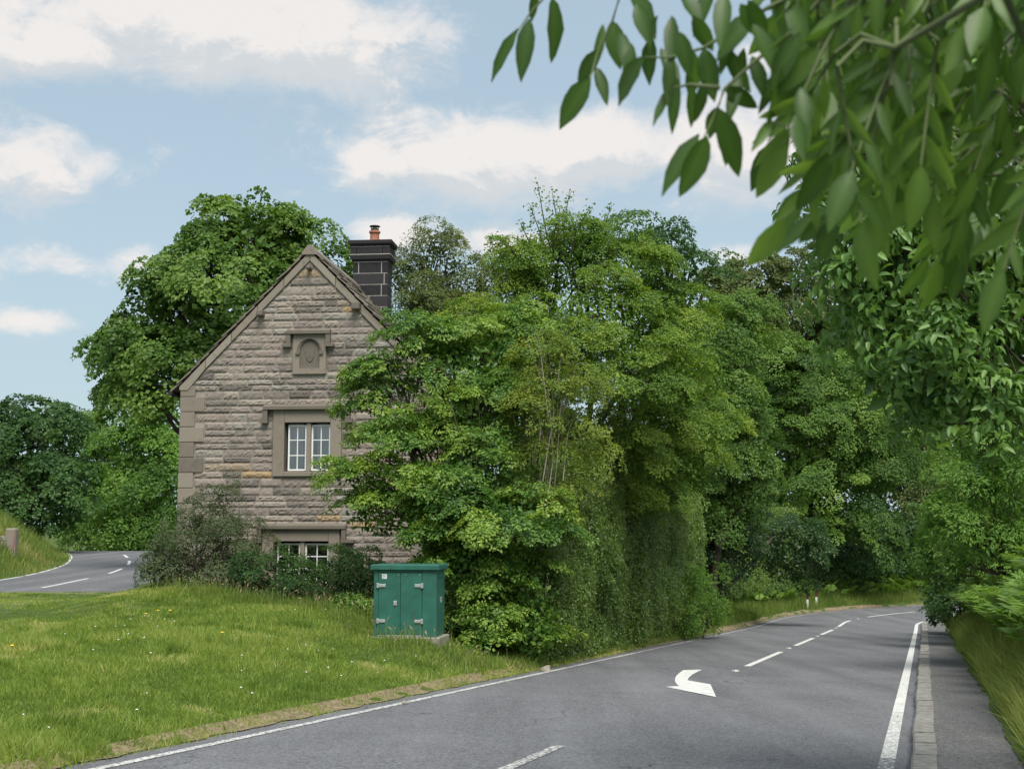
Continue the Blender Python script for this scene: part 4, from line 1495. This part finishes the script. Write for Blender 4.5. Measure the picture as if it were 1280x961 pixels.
# ------------------------------------------------------------------ green roadside cabinet
BX, BY = -1.78, 22.5
BZ = -0.345
print('ground at cabinet', height(BX, BY), height(BX, BY - .6), height(BX + .6, BY - .3))
cab = empty('roadside_cabinet', (BX, BY, BZ), math.radians(-9))
tag(cab, 'green metal two-door utility cabinet on a concrete base under the beech', 'cabinet')
BWd, BDp, BHt = 1.10, .66, 1.16
b = MB(); b.box(-BWd / 2 - .08, BWd / 2 + .08, -BDp / 2 - .07, BDp / 2 + .07, -.35, .035); b.build('plinth', M['concrete'], cab, bevel=.015)
b = MB()
x0, x1 = -BWd / 2, BWd / 2
yf = -BDp / 2
dl, dm, drt = x0 + .085, x0 + .085 + .385, x0 + .085 + .385 + .375
b.box(x0, x1, yf + .02, -yf, .035, BHt)
b.box(x0, dl - .006, yf, yf + .02, .035, BHt)                # left stile
b.box(drt + .006, x1, yf, yf + .02, .035, BHt)               # wide right panel
b.box(dl - .006, drt + .006, yf, yf + .02, BHt - .035, BHt)  # head rail
b.build('body', M['green'], cab, bevel=.006)
b = MB()
b.box(x0 - .055, x1 + .045, yf - .05, -yf + .05, BHt + .004, BHt + .095)
b.build('lid', M['green'], cab, bevel=.012)
for (da, db, right) in ((dl, dm - .004, 0), (dm + .004, drt, 1)):
    d_ = MB(); d_.box(da, db, yf - .006, yf + .018, .075, BHt - .045)
    dd = d_.build('door', M['green'], cab, bevel=.004)
    for zh in (.30, .90):
        h_ = MB()
        if right:
            h_.box(db - .125, db - .005, yf - .022, yf - .007, zh - .027, zh + .027); h_.box(db - .015, db + .03, yf - .034, yf - .003, zh - .042, zh + .042)
        else:
            h_.box(da + .005, da + .125, yf - .022, yf - .007, zh - .027, zh + .027); h_.box(da - .03, da + .015, yf - .034, yf - .003, zh - .042, zh + .042)
        h_.build('hinge', M['steel'], dd, bevel=.006)
    if not right:
        l_ = MB(); l_.box(db - .115, db - .055, yf - .02, yf - .007, .56, .645); l_.box(db - .095, db - .075, yf - .032, yf - .0205, .575, .63)
        l_.build('lock', M['steel'], dd, bevel=.005)
        l_ = MB(); l_.box(da + .06, da + .145, yf - .010, yf - .0065, 1.015, 1.095); l_.build('label_plate', M['sticker'], dd)
        l_ = MB()
        l_.box(da + .072, da + .118, yf - .0125, yf - .0105, 1.07, 1.076); l_.box(da + .072, da + .13, yf - .0125, yf - .0105, 1.05, 1.055); l_.box(da + .072, da + .10, yf - .0125, yf - .0105, 1.03, 1.035)
        l_.build('label_mark', M['black'], dd)
    for xr in ((da + .045, db - .03) if not right else (da + .09, db - .04)):
        r_ = MB()
        r_.tube([(xr, yf - .012, 1.085), (xr, yf - .005, 1.085)], .009, 8)
        r_.build('rivet', M['steel'], dd)
b = MB(); b.box(dl, drt, yf - .012, yf + .02, .04, .066); b.build('sill_rail', M['steel'], cab, bevel=.004)
b = MB(); b.box(x1 - .002, x1 + .02, -.02, .03, .60, .70); b.build('side_catch', M['steel'], cab, bevel=.006)
b = MB(); b.box(x1 - .002, x1 + .010, yf + .05, -yf - .05, BHt - .12, BHt - .09); b.build('side_rail', M['green'], cab)

# ------------------------------------------------------------------ grasses
def blades(name, xy, hgt, wid, mat, tone, lean=.35, seed=3, kind='stuff', zoff=-.01, curve=.5, cat=None, label=None):
    rng = np.random.default_rng(seed)
    n = len(xy)
    z = height(xy[:, 0], xy[:, 1]) + zoff
    base = np.column_stack([xy, z])
    a = rng.uniform(0, 2 * math.pi, n)
    S = np.column_stack([np.cos(a), np.sin(a), np.zeros(n)])
    th = rng.uniform(0, 2 * math.pi, n)
    ln = np.abs(rng.normal(0, lean, n))
    Ld = np.column_stack([np.cos(th) * ln, np.sin(th) * ln, np.ones(n)])
    Ld = unit(Ld)
    h = hgt[:, None]
    w_ = wid[:, None] * .5
    mid = base + Ld * h * .55
    bend = np.column_stack([np.cos(th), np.sin(th), -np.abs(rng.normal(.2, .3, n))]) * curve * h * np.abs(rng.normal(0, .5, n))[:, None]
    tip = base + Ld * h + bend
    V = np.stack([base - S * w_, base + S * w_, mid + S * w_ * .8 + bend * .2, mid - S * w_ * .8 + bend * .2, tip], 1).reshape(-1, 3)
    bi = np.arange(n)[:, None] * 5
    F4 = bi + np.array([[0, 1, 2, 3]])
    F3 = bi + np.array([[3, 2, 4]])
    o = np_mesh(name, V, [F4, F3], M[mat], tone=np.repeat(np.clip(tone, 0, 1), 5))
    tag(o, label, cat, kind=kind)
    return o


def scatter(n, x0, x1, y0, y1, rng, power=1.0):
    """points, denser near the camera"""
    u = rng.random(n)
    y = y0 + (y1 - y0) * u ** power
    return np.column_stack([rng.uniform(x0, x1, n), y])


rg_ = np.random.default_rng(71)
xy = scatter(900000, -14, 5, 8.5, 33, rg_, 1.5)
xy = xy[np.abs(xy[:, 0]) < xy[:, 1] * .43 + .8]
o, i_ = near_off(xy[:, 0], xy[:, 1], MP, MT)
ol, _ = near_off(xy[:, 0], xy[:, 1], LP, LT)
rag = .22 * vnoise(xy[:, 0], xy[:, 1], 1.3, 5) * vnoise(xy[:, 0], xy[:, 1], .4, 6) - .09
k = (o < -HL - .0 - rag) | ((o < -HL + .10) & (rg_.random(len(o)) < .18)) & (np.abs(ol) > 2.62) & (xy[:, 1] < 31)
ca, sa = math.cos(math.radians(9)), math.sin(math.radians(9))
lx = (xy[:, 0] - BX) * ca - (xy[:, 1] - BY) * sa
ly = (xy[:, 0] - BX) * sa + (xy[:, 1] - BY) * ca
k &= ~((np.abs(lx) < .66) & (np.abs(ly) < .44))
xy = xy[k]; o = o[k]; ol = ol[k]
pn1 = vnoise(xy[:, 0], xy[:, 1], .45, 1); pn2 = vnoise(xy[:, 0], xy[:, 1], 1.6, 2); pn3 = vnoise(xy[:, 0], xy[:, 1], 5.0, 3)
hg = .05 + .16 * pn1 * pn2 + .14 * np.maximum(pn3 - .35, 0) * pn2
edge = np.clip((-o - HL) / .9, 0, 1)
hg *= .55 + .45 * edge
tn = .34 + .42 * (pn1 - .5) + .42 * (pn2 - .5) + .35 * (pn3 - .5) + rg_.normal(0, .12, len(xy)) + .22 * (1 - edge) ** 3
tn = np.where(rg_.random(len(xy)) < .08, tn + .4, tn)
pn4 = vnoise(xy[:, 0], xy[:, 1], .9, 14) * .6 + vnoise(xy[:, 0], xy[:, 1], 3.1, 15) * .4
dry = sstep(.66, .80, pn4)
tn = tn + .5 * dry
hg = hg * (1 - .4 * dry)
pn5 = vnoise(xy[:, 0], xy[:, 1], 1.1, 16) * .55 + vnoise(xy[:, 0], xy[:, 1], 4.0, 17) * .45
tuft = sstep(.66, .76, pn5)
hg = np.minimum(hg * (1 + .8 * tuft), .27) * (.3 + .7 * sstep(2.6, 6.5, np.abs(ol)))
tn = tn - .22 * tuft
bare = (pn2 * .6 + pn3 * .4 > .74) & (rg_.random(len(xy)) < .7)
k = ~bare
print('lawn blades', k.sum())
blades('lawn_grass', xy[k], hg[k] * rg_.uniform(.6, 1.3, k.sum()), (.006 + .00028 * xy[k][:, 1]) * rg_.uniform(.7, 1.3, k.sum()), 'grass', tn[k], lean=.7, seed=72)

# long grass: right verge, strip by the shrubs, bank beyond the side road, far verge by the bend
def road_pts(n, s0, s1, o0, o1, rng):
    s = rng.uniform(s0, s1, n)
    of = o0 + (o1 - o0) * rng.random(n) ** 1.2
    P, T = main_centre(s)
    return P + np.stack([T[:, 1], -T[:, 0]], 1) * of[:, None]


xy = road_pts(110000, -6, 36, HRP + .0, HRP + 2.4, rg_)
oo_, ss_ = near_off(xy[:, 0], xy[:, 1], MP, MT)
deep = sstep(.3, .9, oo_ - HRP) * sstep(4, 9, SS[ss_])
hh = rg_.uniform(.2, .6, len(xy)) * (1 - .75 * deep) * (.5 + .9 * vnoise(xy[:, 0], xy[:, 1], .9, 8))
blades('verge_grass', xy, hh, rg_.uniform(.006, .012, len(xy)), 'longgrass', .32 + .5 * (vnoise(xy[:, 0], xy[:, 1], .7, 9) - .4) + rg_.normal(0, .14, len(xy)), lean=.3, seed=73, curve=.7)
xy = road_pts(30000, 32, 75, -HL - .15, -HL - 2.6, rg_)
xy2 = xy
hh = rg_.uniform(.12, .45, len(xy))
blades('verge_grass', xy, hh, rg_.uniform(.012, .022, len(xy)), 'longgrass', .25 + .5 * (vnoise(xy[:, 0], xy[:, 1], .7, 9) - .4) + rg_.normal(0, .14, len(xy)), lean=.3, seed=74)
xy = road_pts(9000, 12, 35, -HL - .02, -HL - .55, rg_)
blades('verge_grass', xy, rg_.uniform(.05, .22, len(xy)), rg_.uniform(.010, .016, len(xy)), 'longgrass', .25 + rg_.normal(0, .18, len(xy)), lean=.5, seed=77)
kk = rg_.integers(0, len(LP), 60000)
kk = kk[(LP[kk, 1] > 24) & (LP[kk, 1] < 80)]
of = -2.6 - 8 * rg_.random(len(kk)) ** 1.3
xy = LP[kk] + np.stack([LT[kk, 1], -LT[kk, 0]], 1) * of[:, None] + rg_.normal(0, .15, (len(kk), 2))
hh = rg_.uniform(.25, .65, len(xy)) * sstep(2.5, 3.9, -of)
blades('bank_grass', xy, hh + .08, rg_.uniform(.014, .028, len(xy)), 'longgrass', .38 + .6 * (vnoise(xy[:, 0], xy[:, 1], .5, 10) - .45) + rg_.normal(0, .15, len(xy)), lean=.3, seed=75)
# taller tufts with pinkish seed heads along the shrubs and round the cabinet
tx = []
for (px, D, n_full) in ((262, 28.5, 350), (300, 28, 420), (340, 27.5, 450), (380, 27.2, 450), (420, 26.2, 420), (450, 24.3, 350), (478, 21.8, 130), (500, 21.85, 130), (525, 21.9, 130), (575, 22.0, 420), (610, 21.8, 420), (640, 21.8, 380), (665, 22.2, 280), (235, 29, 250)):
    c = at(px, 655, D)
    n = int(n_full * rg_.uniform(.3, 1.0))
    tx.append(np.column_stack([rg_.normal(c[0], .45, n), rg_.normal(c[1], .5, n)]))
xy = np.concatenate(tx)
o, _ = near_off(xy[:, 0], xy[:, 1], MP, MT)
lx = (xy[:, 0] - BX) * ca - (xy[:, 1] - BY) * sa
ly = (xy[:, 0] - BX) * sa + (xy[:, 1] - BY) * ca
xy = xy[(o < -HL - .15) & ~((np.abs(lx) < .66) & (np.abs(ly) < .44))]
hh = rg_.uniform(.15, .38, len(xy))
blades('tall_grass', xy, hh, rg_.uniform(.008, .014, len(xy)), 'longgrass', .3 + rg_.normal(0, .15, len(xy)), lean=.35, seed=76)
k = rg_.random(len(xy)) < .11
xs = xy[k]
zs_ = height(xs[:, 0], xs[:, 1]) + rg_.uniform(.2, .36, len(xs))
P = np.column_stack([xs, zs_])
V, F, kq = leaf_arrays(P, unit(rg_.normal(size=(len(P), 3))), rg_.normal(0, .35, (len(P), 3)) + np.array((0, 0, 1)), rg_.uniform(.06, .12, len(P)), np.full(len(P), .22))
st = MB()
o = np_mesh('seed_heads', V, F, M['seed'], tone=np.repeat(rg_.random(len(P)), kq)); tag(o, kind='stuff')
Vs = np.stack([P + np.array((-.003, 0, 0)), P + np.array((.003, 0, 0)), P + np.array((.003, 0, -.34)), P + np.array((-.003, 0, -.34))], 1).reshape(-1, 3)
o = np_mesh('seed_stalks', Vs, np.arange(len(P))[:, None] * 4 + np.arange(4)[None], M['longgrass'], tone=np.full(len(Vs), .6)); tag(o, kind='stuff')

# bracken
def fronds(name, xy, length, mat, seed, tilt=.75):
    rng = np.random.default_rng(seed)
    Ps, Ns, Ds, Ls, Ts = [], [], [], [], []
    for (x, y), Lf in zip(xy, length):
        z = height(x, y)
        az_ = rng.uniform(0, 2 * math.pi)
        hd = np.array((math.cos(az_), math.sin(az_), 0.0))
        el0 = rng.uniform(1.15, 1.5)
        p = np.array((x, y, z))
        t0 = rng.normal(.45, .14)
        n_ = 22
        stem = .35
        p = p + (hd * math.cos(el0) + np.array((0, 0, math.sin(el0)))) * Lf * stem
        for j in range(n_):
            f = j / n_
            e = el0 - f * rng.uniform(.9, 1.5) * 1.0 - .25
            d = hd * math.cos(e) + np.array((0, 0, math.sin(e)))
            p = p + d * Lf * (1 - stem) / n_
            nn = unit(np.cross(np.cross(d, (0, 0, 1.)), d))
            sd = np.cross(d, nn)
            pl = Lf * .36 * (1 - f) ** .8 * (.55 + .45 * min(1, f * 6))
            for sg in (-1, 1):
                Ps.append(p); Ns.append(nn + rng.normal(0, .12, 3)); Ds.append(sd * sg + d * .35 - np.array((0, 0, .12))); Ls.append(pl); Ts.append(t0 + rng.normal(0, .06))
    P, N, Dv, L, T = (np.array(a) for a in (Ps, Ns, Ds, Ls, Ts))
    V, F, k = leaf_arrays(P, unit(N), Dv, L, np.full(len(P), .24), fold=.02)
    o = np_mesh(name, V, F, M[mat], tone=np.repeat(np.clip(T, 0, 1), k))
    tag(o, kind='stuff')
    return o


bxy = road_pts(1500, 4, 38, HRP + .5, HRP + 3.2, rg_)
fronds('bracken', bxy, rg_.uniform(.9, 1.5, len(bxy)), 'fern', 81)
bxy = road_pts(330, 50, 84, -HL - 1.0, -HL - 3.6, rg_)
fronds('bracken', bxy, rg_.uniform(.8, 1.2, len(bxy)), 'fern', 82)

# daisies and clover heads, a few dandelions
n_ = 260
dx = np.concatenate([scatter(120, -8, 3, 11, 26, rg_), np.column_stack([rg_.normal(.2, .9, 140) - .5, rg_.normal(17.5, 1.4, 140)])])
o, _ = near_off(dx[:, 0], dx[:, 1], MP, MT)
dx = dx[o < -HL - .5]
P = np.column_stack([dx, height(dx[:, 0], dx[:, 1]) + .11])
fb = MB()
for p in P:
    r = rg_.uniform(.010, .018)
    fb.lathe([(.001, p[2] + r * .5), (r, p[2]), (r * .5, p[2] - r * .4), (.001, p[2] - r * .6)], p[0], p[1], 6)
o = fb.build('daisies', M['white']); tag(o, kind='stuff')
M['yellow'] = plain('dandelion_yellow', (.75, .50, .03), .7)
for (px, py_D) in ((20, 17.0), (185, 24), (200, 24.4), (215, 24.2), (280, 20)):
    c = at(px, 655, py_D)
    z_ = height(c[0], c[1])
    fb = MB()
    fb.tube([(0, 0, 0), (.01, 0, .1), (.012, .004, .17)], .003, 5)
    ro_ = empty('dandelion', (c[0], c[1], z_))
    tag(ro_, 'small yellow dandelion flower in the lawn', 'flower', 'dandelions in the lawn')
    fb.build('stalk', M['twig'], ro_)
    fl = MB()
    fl.lathe([(.004, .165), (.026, .180), (.030, .188), (.015, .198), (.002, .2)], .012, .004, 12)
    fl.build('flower_head', M['yellow'], ro_)

# ------------------------------------------------------------------ small roadside things
for (px, lab) in ((1007, 'left of two slim marker posts with red reflectors on the far verge'), (1018, 'right of two slim marker posts with red reflectors on the far verge')):
    D = 66.5 if px < 1012 else 68.0
    c = at(px, 655, D)
    r_ = empty('marker_post', (c[0], c[1], height(c[0], c[1])), math.radians(-20))
    tag(r_, lab, 'marker post', 'marker posts at the bend')
    b = MB(); b.box(-.05, .05, -.03, .03, -.2, .42); b.build('post', M['postwhite'], r_, bevel=.01)
    b = MB(); b.box(-.06, .06, -.035, .035, .42, .80); b.prism([(-.06, .80), (.06, .80), (.05, .85), (-.05, .85)], -.035, .035); b.build('reflector', M['red'], r_, bevel=.008)

# rubble lumps by the road edge
def rock(name, label, p, size, seed, mat='concrete', group=None):
    r = np.random.default_rng(seed)
    bm = bmesh.new()
    bmesh.ops.create_icosphere(bm, subdivisions=3, radius=1)
    ax = unit(r.normal(size=(9, 3)))
    for v in bm.verts:
        q = np.array(v.co)
        for a_ in ax:
            d_ = q @ a_ - .62
            if d_ > 0: q = q - a_ * d_ * .9
        q += r.normal(0, .015, 3)
        v.co = Vector(q * np.array((1, .8, .7)) * size)
    me = bpy.data.meshes.new(name); bm.to_mesh(me); bm.free(); me.materials.append(M[mat])
    o = bpy.data.objects.new(name, me); COL.objects.link(o)
    o.location = (p[0], p[1], height(p[0], p[1]) + size * .35)
    o.rotation_euler = (0, 0, r.uniform(0, 6))
    tag(o, label, 'stone', group)


rock('loose_stone', 'pale broken stone at the hedge foot where the lawn meets the road', (at(682, 655, 23.9)[0], 23.9), .12, 1)
rock('loose_stone', 'smaller pale stone lying on the dry verge by the edge line', (at(505, 655, 16.8)[0], 17.1), .06, 2)
rock('loose_stone', 'white stone on the far verge left of the marker posts', (at(942, 655, 55)[0], 56.5), .16, 3)

# stone gatepost and stub of wall on the bank, far left
c = at(4, 655, 47)
gp_ = empty('stone_wall', (c[0] - .2, 47, height(c[0], 47) - .38))
tag(gp_, 'stub of grey stone wall on the bank at the left edge', 'wall')
b = MB()
for zq in range(6):
    x = -2.2
    while x < .35:
        ln = random.uniform(.25, .5)
        b.box(x, x + ln - .02, -.22 + random.uniform(-.03, .03), .22, zq * .19 - .3, zq * .19 - .12, random.random())
        x += ln
b.build('coursing', M['stone'], gp_, bevel=.03)
b = MB(); b.box(-.02, .36, -.2, .2, -.4, 1.12, .6); o = b.build('end_stone', M['dressed'], gp_, bevel=.06); o.location = (.38, -.02, 0)
c = at(18, 655, 45)
fx = empty('foxglove', (c[0], 45, height(c[0], 45)))
tag(fx, 'pink foxglove spike in the long grass beside the wall stub', 'flower')
b = MB(); b.tube([(0, 0, 0), (.01, 0, .6), (.0, 0, 1.15)], [.012, .009, .004], 6); b.build('stalk', M['twig'], fx)
b = MB()
for k_ in range(34):
    zq = .5 + k_ * .018; th = k_ * 2.4; r = .03 * (1 - k_ / 50)
    b.tube([(0, 0, zq), (math.cos(th) * r, math.sin(th) * r, zq - .02), (math.cos(th) * r * 1.5, math.sin(th) * r * 1.5, zq - .05)], [.006, .012, .015], 6)
b.build('bells', plain('foxglove_pink', (.34, .16, .20), .6), fx)

# ------------------------------------------------------------------ near branch overhanging the camera, top right
nroot = empty('leafy_branch_tree', (2.6, .7, height(2.6, .7)))
tag(nroot, 'near tree whose out-of-focus leafy twigs hang over the top right', 'tree')
nb0 = np.array(nroot.location)
rn = np.random.default_rng(91)
tb_ = MB()
trunk_top = np.array((2.5, .8, 4.2))
tb_.tube([np.array((0, 0, -.3)), np.array((.02, 0, .8)), np.array((-.05, .05, 2.4)), trunk_top - nb0], [.17, .13, .11, .08], 12)
tb_.build('trunk', M['bark'], nroot, smooth=True)
NP, ND, NN, NL, NW, NTn = [], [], [], [], [], []


def near_leaf(b_, e_, w_, nrm_, tone):
    d = e_ - b_
    L = np.linalg.norm(d)
    NP.append(b_); ND.append(d / L); NN.append(nrm_); NL.append(L); NW.append(w_ / L); NTn.append(tone)


hand = [(648, 36, 609, 99, 20), (662, 24, 650, 98, 26), (672, -12, 662, 28, 14), (690, -4, 697, 78, 30), (782, -20, 826, 44, 32), (748, 62, 722, 104, 22), (738, 96, 697, 160, 32), (754, 30, 744, 88, 14),
        (765, 26, 774, 84, 28), (806, 70, 766, 130, 34), (815, 45, 808, 106, 24), (838, 70, 835, 130, 20), (842, 108, 814, 150, 16), (845, 95, 840, 165, 18), (864, 104, 866, 160, 16), (866, 20, 892, 66, 24), (880, 60, 892, 125, 30),
        (874, 168, 824, 238, 28), (884, 170, 852, 246, 34), (896, 134, 884, 176, 20), (898, 135, 927, 222, 34), (905, 110, 950, 135, 24), (930, 60, 918, 120, 18), (925, 90, 910, 150, 20), (965, 150, 944, 184, 16), (982, 160, 970, 212, 24),
        (995, 145, 1003, 195, 24), (1002, 40, 960, 112, 32), (1010, 60, 985, 130, 26), (1035, 262, 966, 310, 28), (1032, 272, 1002, 302, 22), (1045, 270, 1020, 332, 30), (840, 20, 838, 80, 22), (850, -10, 880, 30, 26), (905, -10, 900, 55, 26),
        (935, 0, 960, 60, 28), (940, 30, 975, 90, 28), (965, -10, 985, 45, 26), (985, 0, 1010, 62, 28), (910, 60, 935, 118, 24), (890, -15, 865, 40, 24), (955, 95, 975, 150, 20), (1000, 110, 1010, 165, 26), (870, 75, 858, 120, 18)]
hand += [(775, 40, 792, 96, 22), (790, 55, 783, 112, 20), (826, 60, 852, 112, 22), (850, 40, 862, 96, 24), (822, 20, 806, 66, 22), (795, 5, 812, 52, 24), (862, 60, 874, 118, 22), (880, 100, 872, 152, 18), (915, 30, 902, 88, 22), (940, 70, 958, 122, 22),
         (955, 40, 990, 92, 24), (970, 90, 952, 140, 18), (900, 150, 912, 206, 22), (1020, 100, 1012, 158, 24), (925, 5, 945, 44, 24), (745, 84, 760, 128, 18)]
for (bx, by, tx_, ty_, w_) in hand:
    f = np.clip((bx - 610) / 430, 0, 1)
    D = 2.25 - .45 * f + rn.normal(0, .06)
    b_ = at(bx, by, D); e_ = at(tx_, ty_, D + rn.normal(0, .03))
    near_leaf(b_, e_, w_ * D / 1600 * .94, unit(np.array((rn.normal(0, .35), -1, rn.normal(.3, .35)))), np.clip(rn.normal(.14, .12), 0, 1))
stems = [([(1040, -60), (900, -40), (780, -30), (690, -14), (662, 18), (648, 38)], 2.1), ([(1040, -60), (860, -30), (775, -5), (765, 28), (748, 62), (738, 98)], 2.05), ([(1060, -40), (960, 10), (880, 60), (838, 72), (806, 72)], 1.95),
         ([(1060, -40), (990, 40), (940, 80), (905, 112), (897, 136), (880, 172)], 1.9), ([(900, 110), (862, 106), (842, 110)], 1.9), ([(1080, -30), (1030, 60), (1003, 120), (985, 160), (965, 152)], 1.8), ([(1120, 60), (1090, 180), (1060, 250), (1034, 268)], 1.75)]
tw = MB()
for pts, D in stems:
    P3 = [at(x, y, D) - nb0 for x, y in pts]
    tw.tube(P3, np.linspace(.004, .0013, len(P3)), 6)
# denser sprays to the right, closer and more out of focus: pinnate twigs with opposite leaflets
BOUGH = []
for pts in ([(1040, -60, 2.05), (1200, -120, 1.7), (1500, -300, 1.2)], [(1080, -30, 1.85), (1250, -20, 1.5), (1500, -200, 1.2)], [(1120, 60, 1.7), (1290, -40, 1.4), (1480, 0, 1.15)], [(1250, -20, 1.5), (1330, 160, 2.1), (1345, 300, 2.5)]):
    for q, r_ in zip(pts[:-1], pts[1:]):
        for f in np.linspace(0, 1, 12):
            BOUGH.append(at(*q) * (1 - f) + at(*r_) * f)
BOUGH = np.array(BOUGH)
tw.tube([at(1250, -20, 1.5) - nb0, at(1330, 160, 2.1) - nb0, at(1345, 300, 2.5) - nb0], [.006, .004, .002], 6)
for k_ in range(170):
    bx = rn.uniform(1010, 1400); by = -140 + 460 * rn.random() ** 1.15
    if by > 50 + (bx - 1010) * .95: continue
    D = rn.uniform(1.7, 2.5) + (by > 130) * rn.uniform(0, .8)
    a = at(bx, by, D)
    dirv = unit(np.array((rn.normal(-.25, .3), rn.normal(0, .3), rn.normal(-1.0, .2))))
    Ltw = rn.uniform(.14, .26)
    sidev = unit(np.cross(dirv, np.array((rn.normal(0, .4), -1, rn.normal(0, .4)))))
    nn = unit(np.cross(sidev, dirv))
    tw.tube([a - nb0, a + dirv * Ltw * .5 - nb0 + np.array((0, 0, .01)), a + dirv * Ltw - nb0], [.003, .0024, .0012], 5)
    q0 = BOUGH[np.linalg.norm(BOUGH - a, axis=1).argmin()]
    tw.tube([q0 - nb0, (q0 * .45 + a * .55) - nb0 + np.array((0, 0, .025)), a - nb0], [.004, .0034, .003], 5)
    t0 = rn.normal(.42, .24)
    nl = rn.integers(3, 5)
    for j in range(nl):
        p = a + dirv * Ltw * (.25 + .75 * j / nl)
        for sg in (-1, 1):
            dd_ = unit(sidev * sg * .55 + dirv * .8 + np.array((0, 0, -.25)) + rn.normal(0, .15, 3))
            l_ = rn.uniform(.055, .092)
            near_leaf(p, p + dd_ * l_, l_ * rn.uniform(.21, .28), unit(nn + rn.normal(0, .5, 3)), np.clip(t0 + rn.normal(0, .08), 0, 1))
    p = a + dirv * Ltw
    near_leaf(p, p + dirv * .095, .036, nn, np.clip(t0, 0, 1))
# boughs carrying the twigs back to the trunk
for pts in ([(1040, -60, 2.05), (1200, -120, 1.7), (1500, -300, 1.2)], [(1080, -30, 1.85), (1250, -20, 1.5), (1500, -200, 1.2)], [(1120, 60, 1.7), (1290, -40, 1.4), (1480, 0, 1.15)]):
    P3 = [at(*q) - nb0 for q in pts] + [trunk_top - nb0 - np.array((0, 0, .2))]
    tw.tube(P3, [.004, .006, .011, .04], 7)
tw.build('twig', M['twig'], nroot, smooth=True)


def big_leaves(P, Dv, N, L, Wr):
    """leaf blades with 7 stations, midrib fold, droop and wavy edge"""
    Dv = np.array(Dv); N = np.array(N); P = np.array(P); L = np.array(L); Wr = np.array(Wr)
    N = unit(N - Dv * (N * Dv).sum(1, keepdims=True))
    S = np.cross(N, Dv)
    st_ = np.array([0, .12, .3, .5, .7, .88, 1.0]); wd = np.array([.04, .52, .92, 1.0, .78, .38, .02])
    V = []
    for q, (f, w0) in enumerate(zip(st_, wd)):
        c = P + Dv * (L * f)[:, None] - N * (L * .16 * f * f)[:, None]
        wv = (L * Wr * .5 * w0)[:, None]
        up = N * (L * Wr * .5 * w0 * .35)[:, None]
        wavy = N * (L * .012 * (-1) ** q)[:, None]
        V += [c - S * wv + up + wavy, c, c + S * wv + up - wavy]
    n = len(P)
    V = np.stack(V, 1).reshape(-1, 3)
    b0 = np.arange(n)[:, None] * 21
    F = []
    for q in range(6):
        F.append(b0 + np.array([[3 * q, 3 * q + 1, 3 * q + 4, 3 * q + 3]]))
        F.append(b0 + np.array([[3 * q + 1, 3 * q + 2, 3 * q + 5, 3 * q + 4]]))
    return V, np.concatenate(F, 0)


V, F = big_leaves(np.array(NP) - nb0, ND, NN, NL, NW)
rib = np.tile(np.array([-.03, .30, .03] * 7), len(NTn))
np_mesh('foliage', V, F, M['near'], nroot, tone=np.clip(np.repeat(NTn, 21) + rib, 0, 1), smooth=True)
print('leaves', LEAFCOUNT[0])
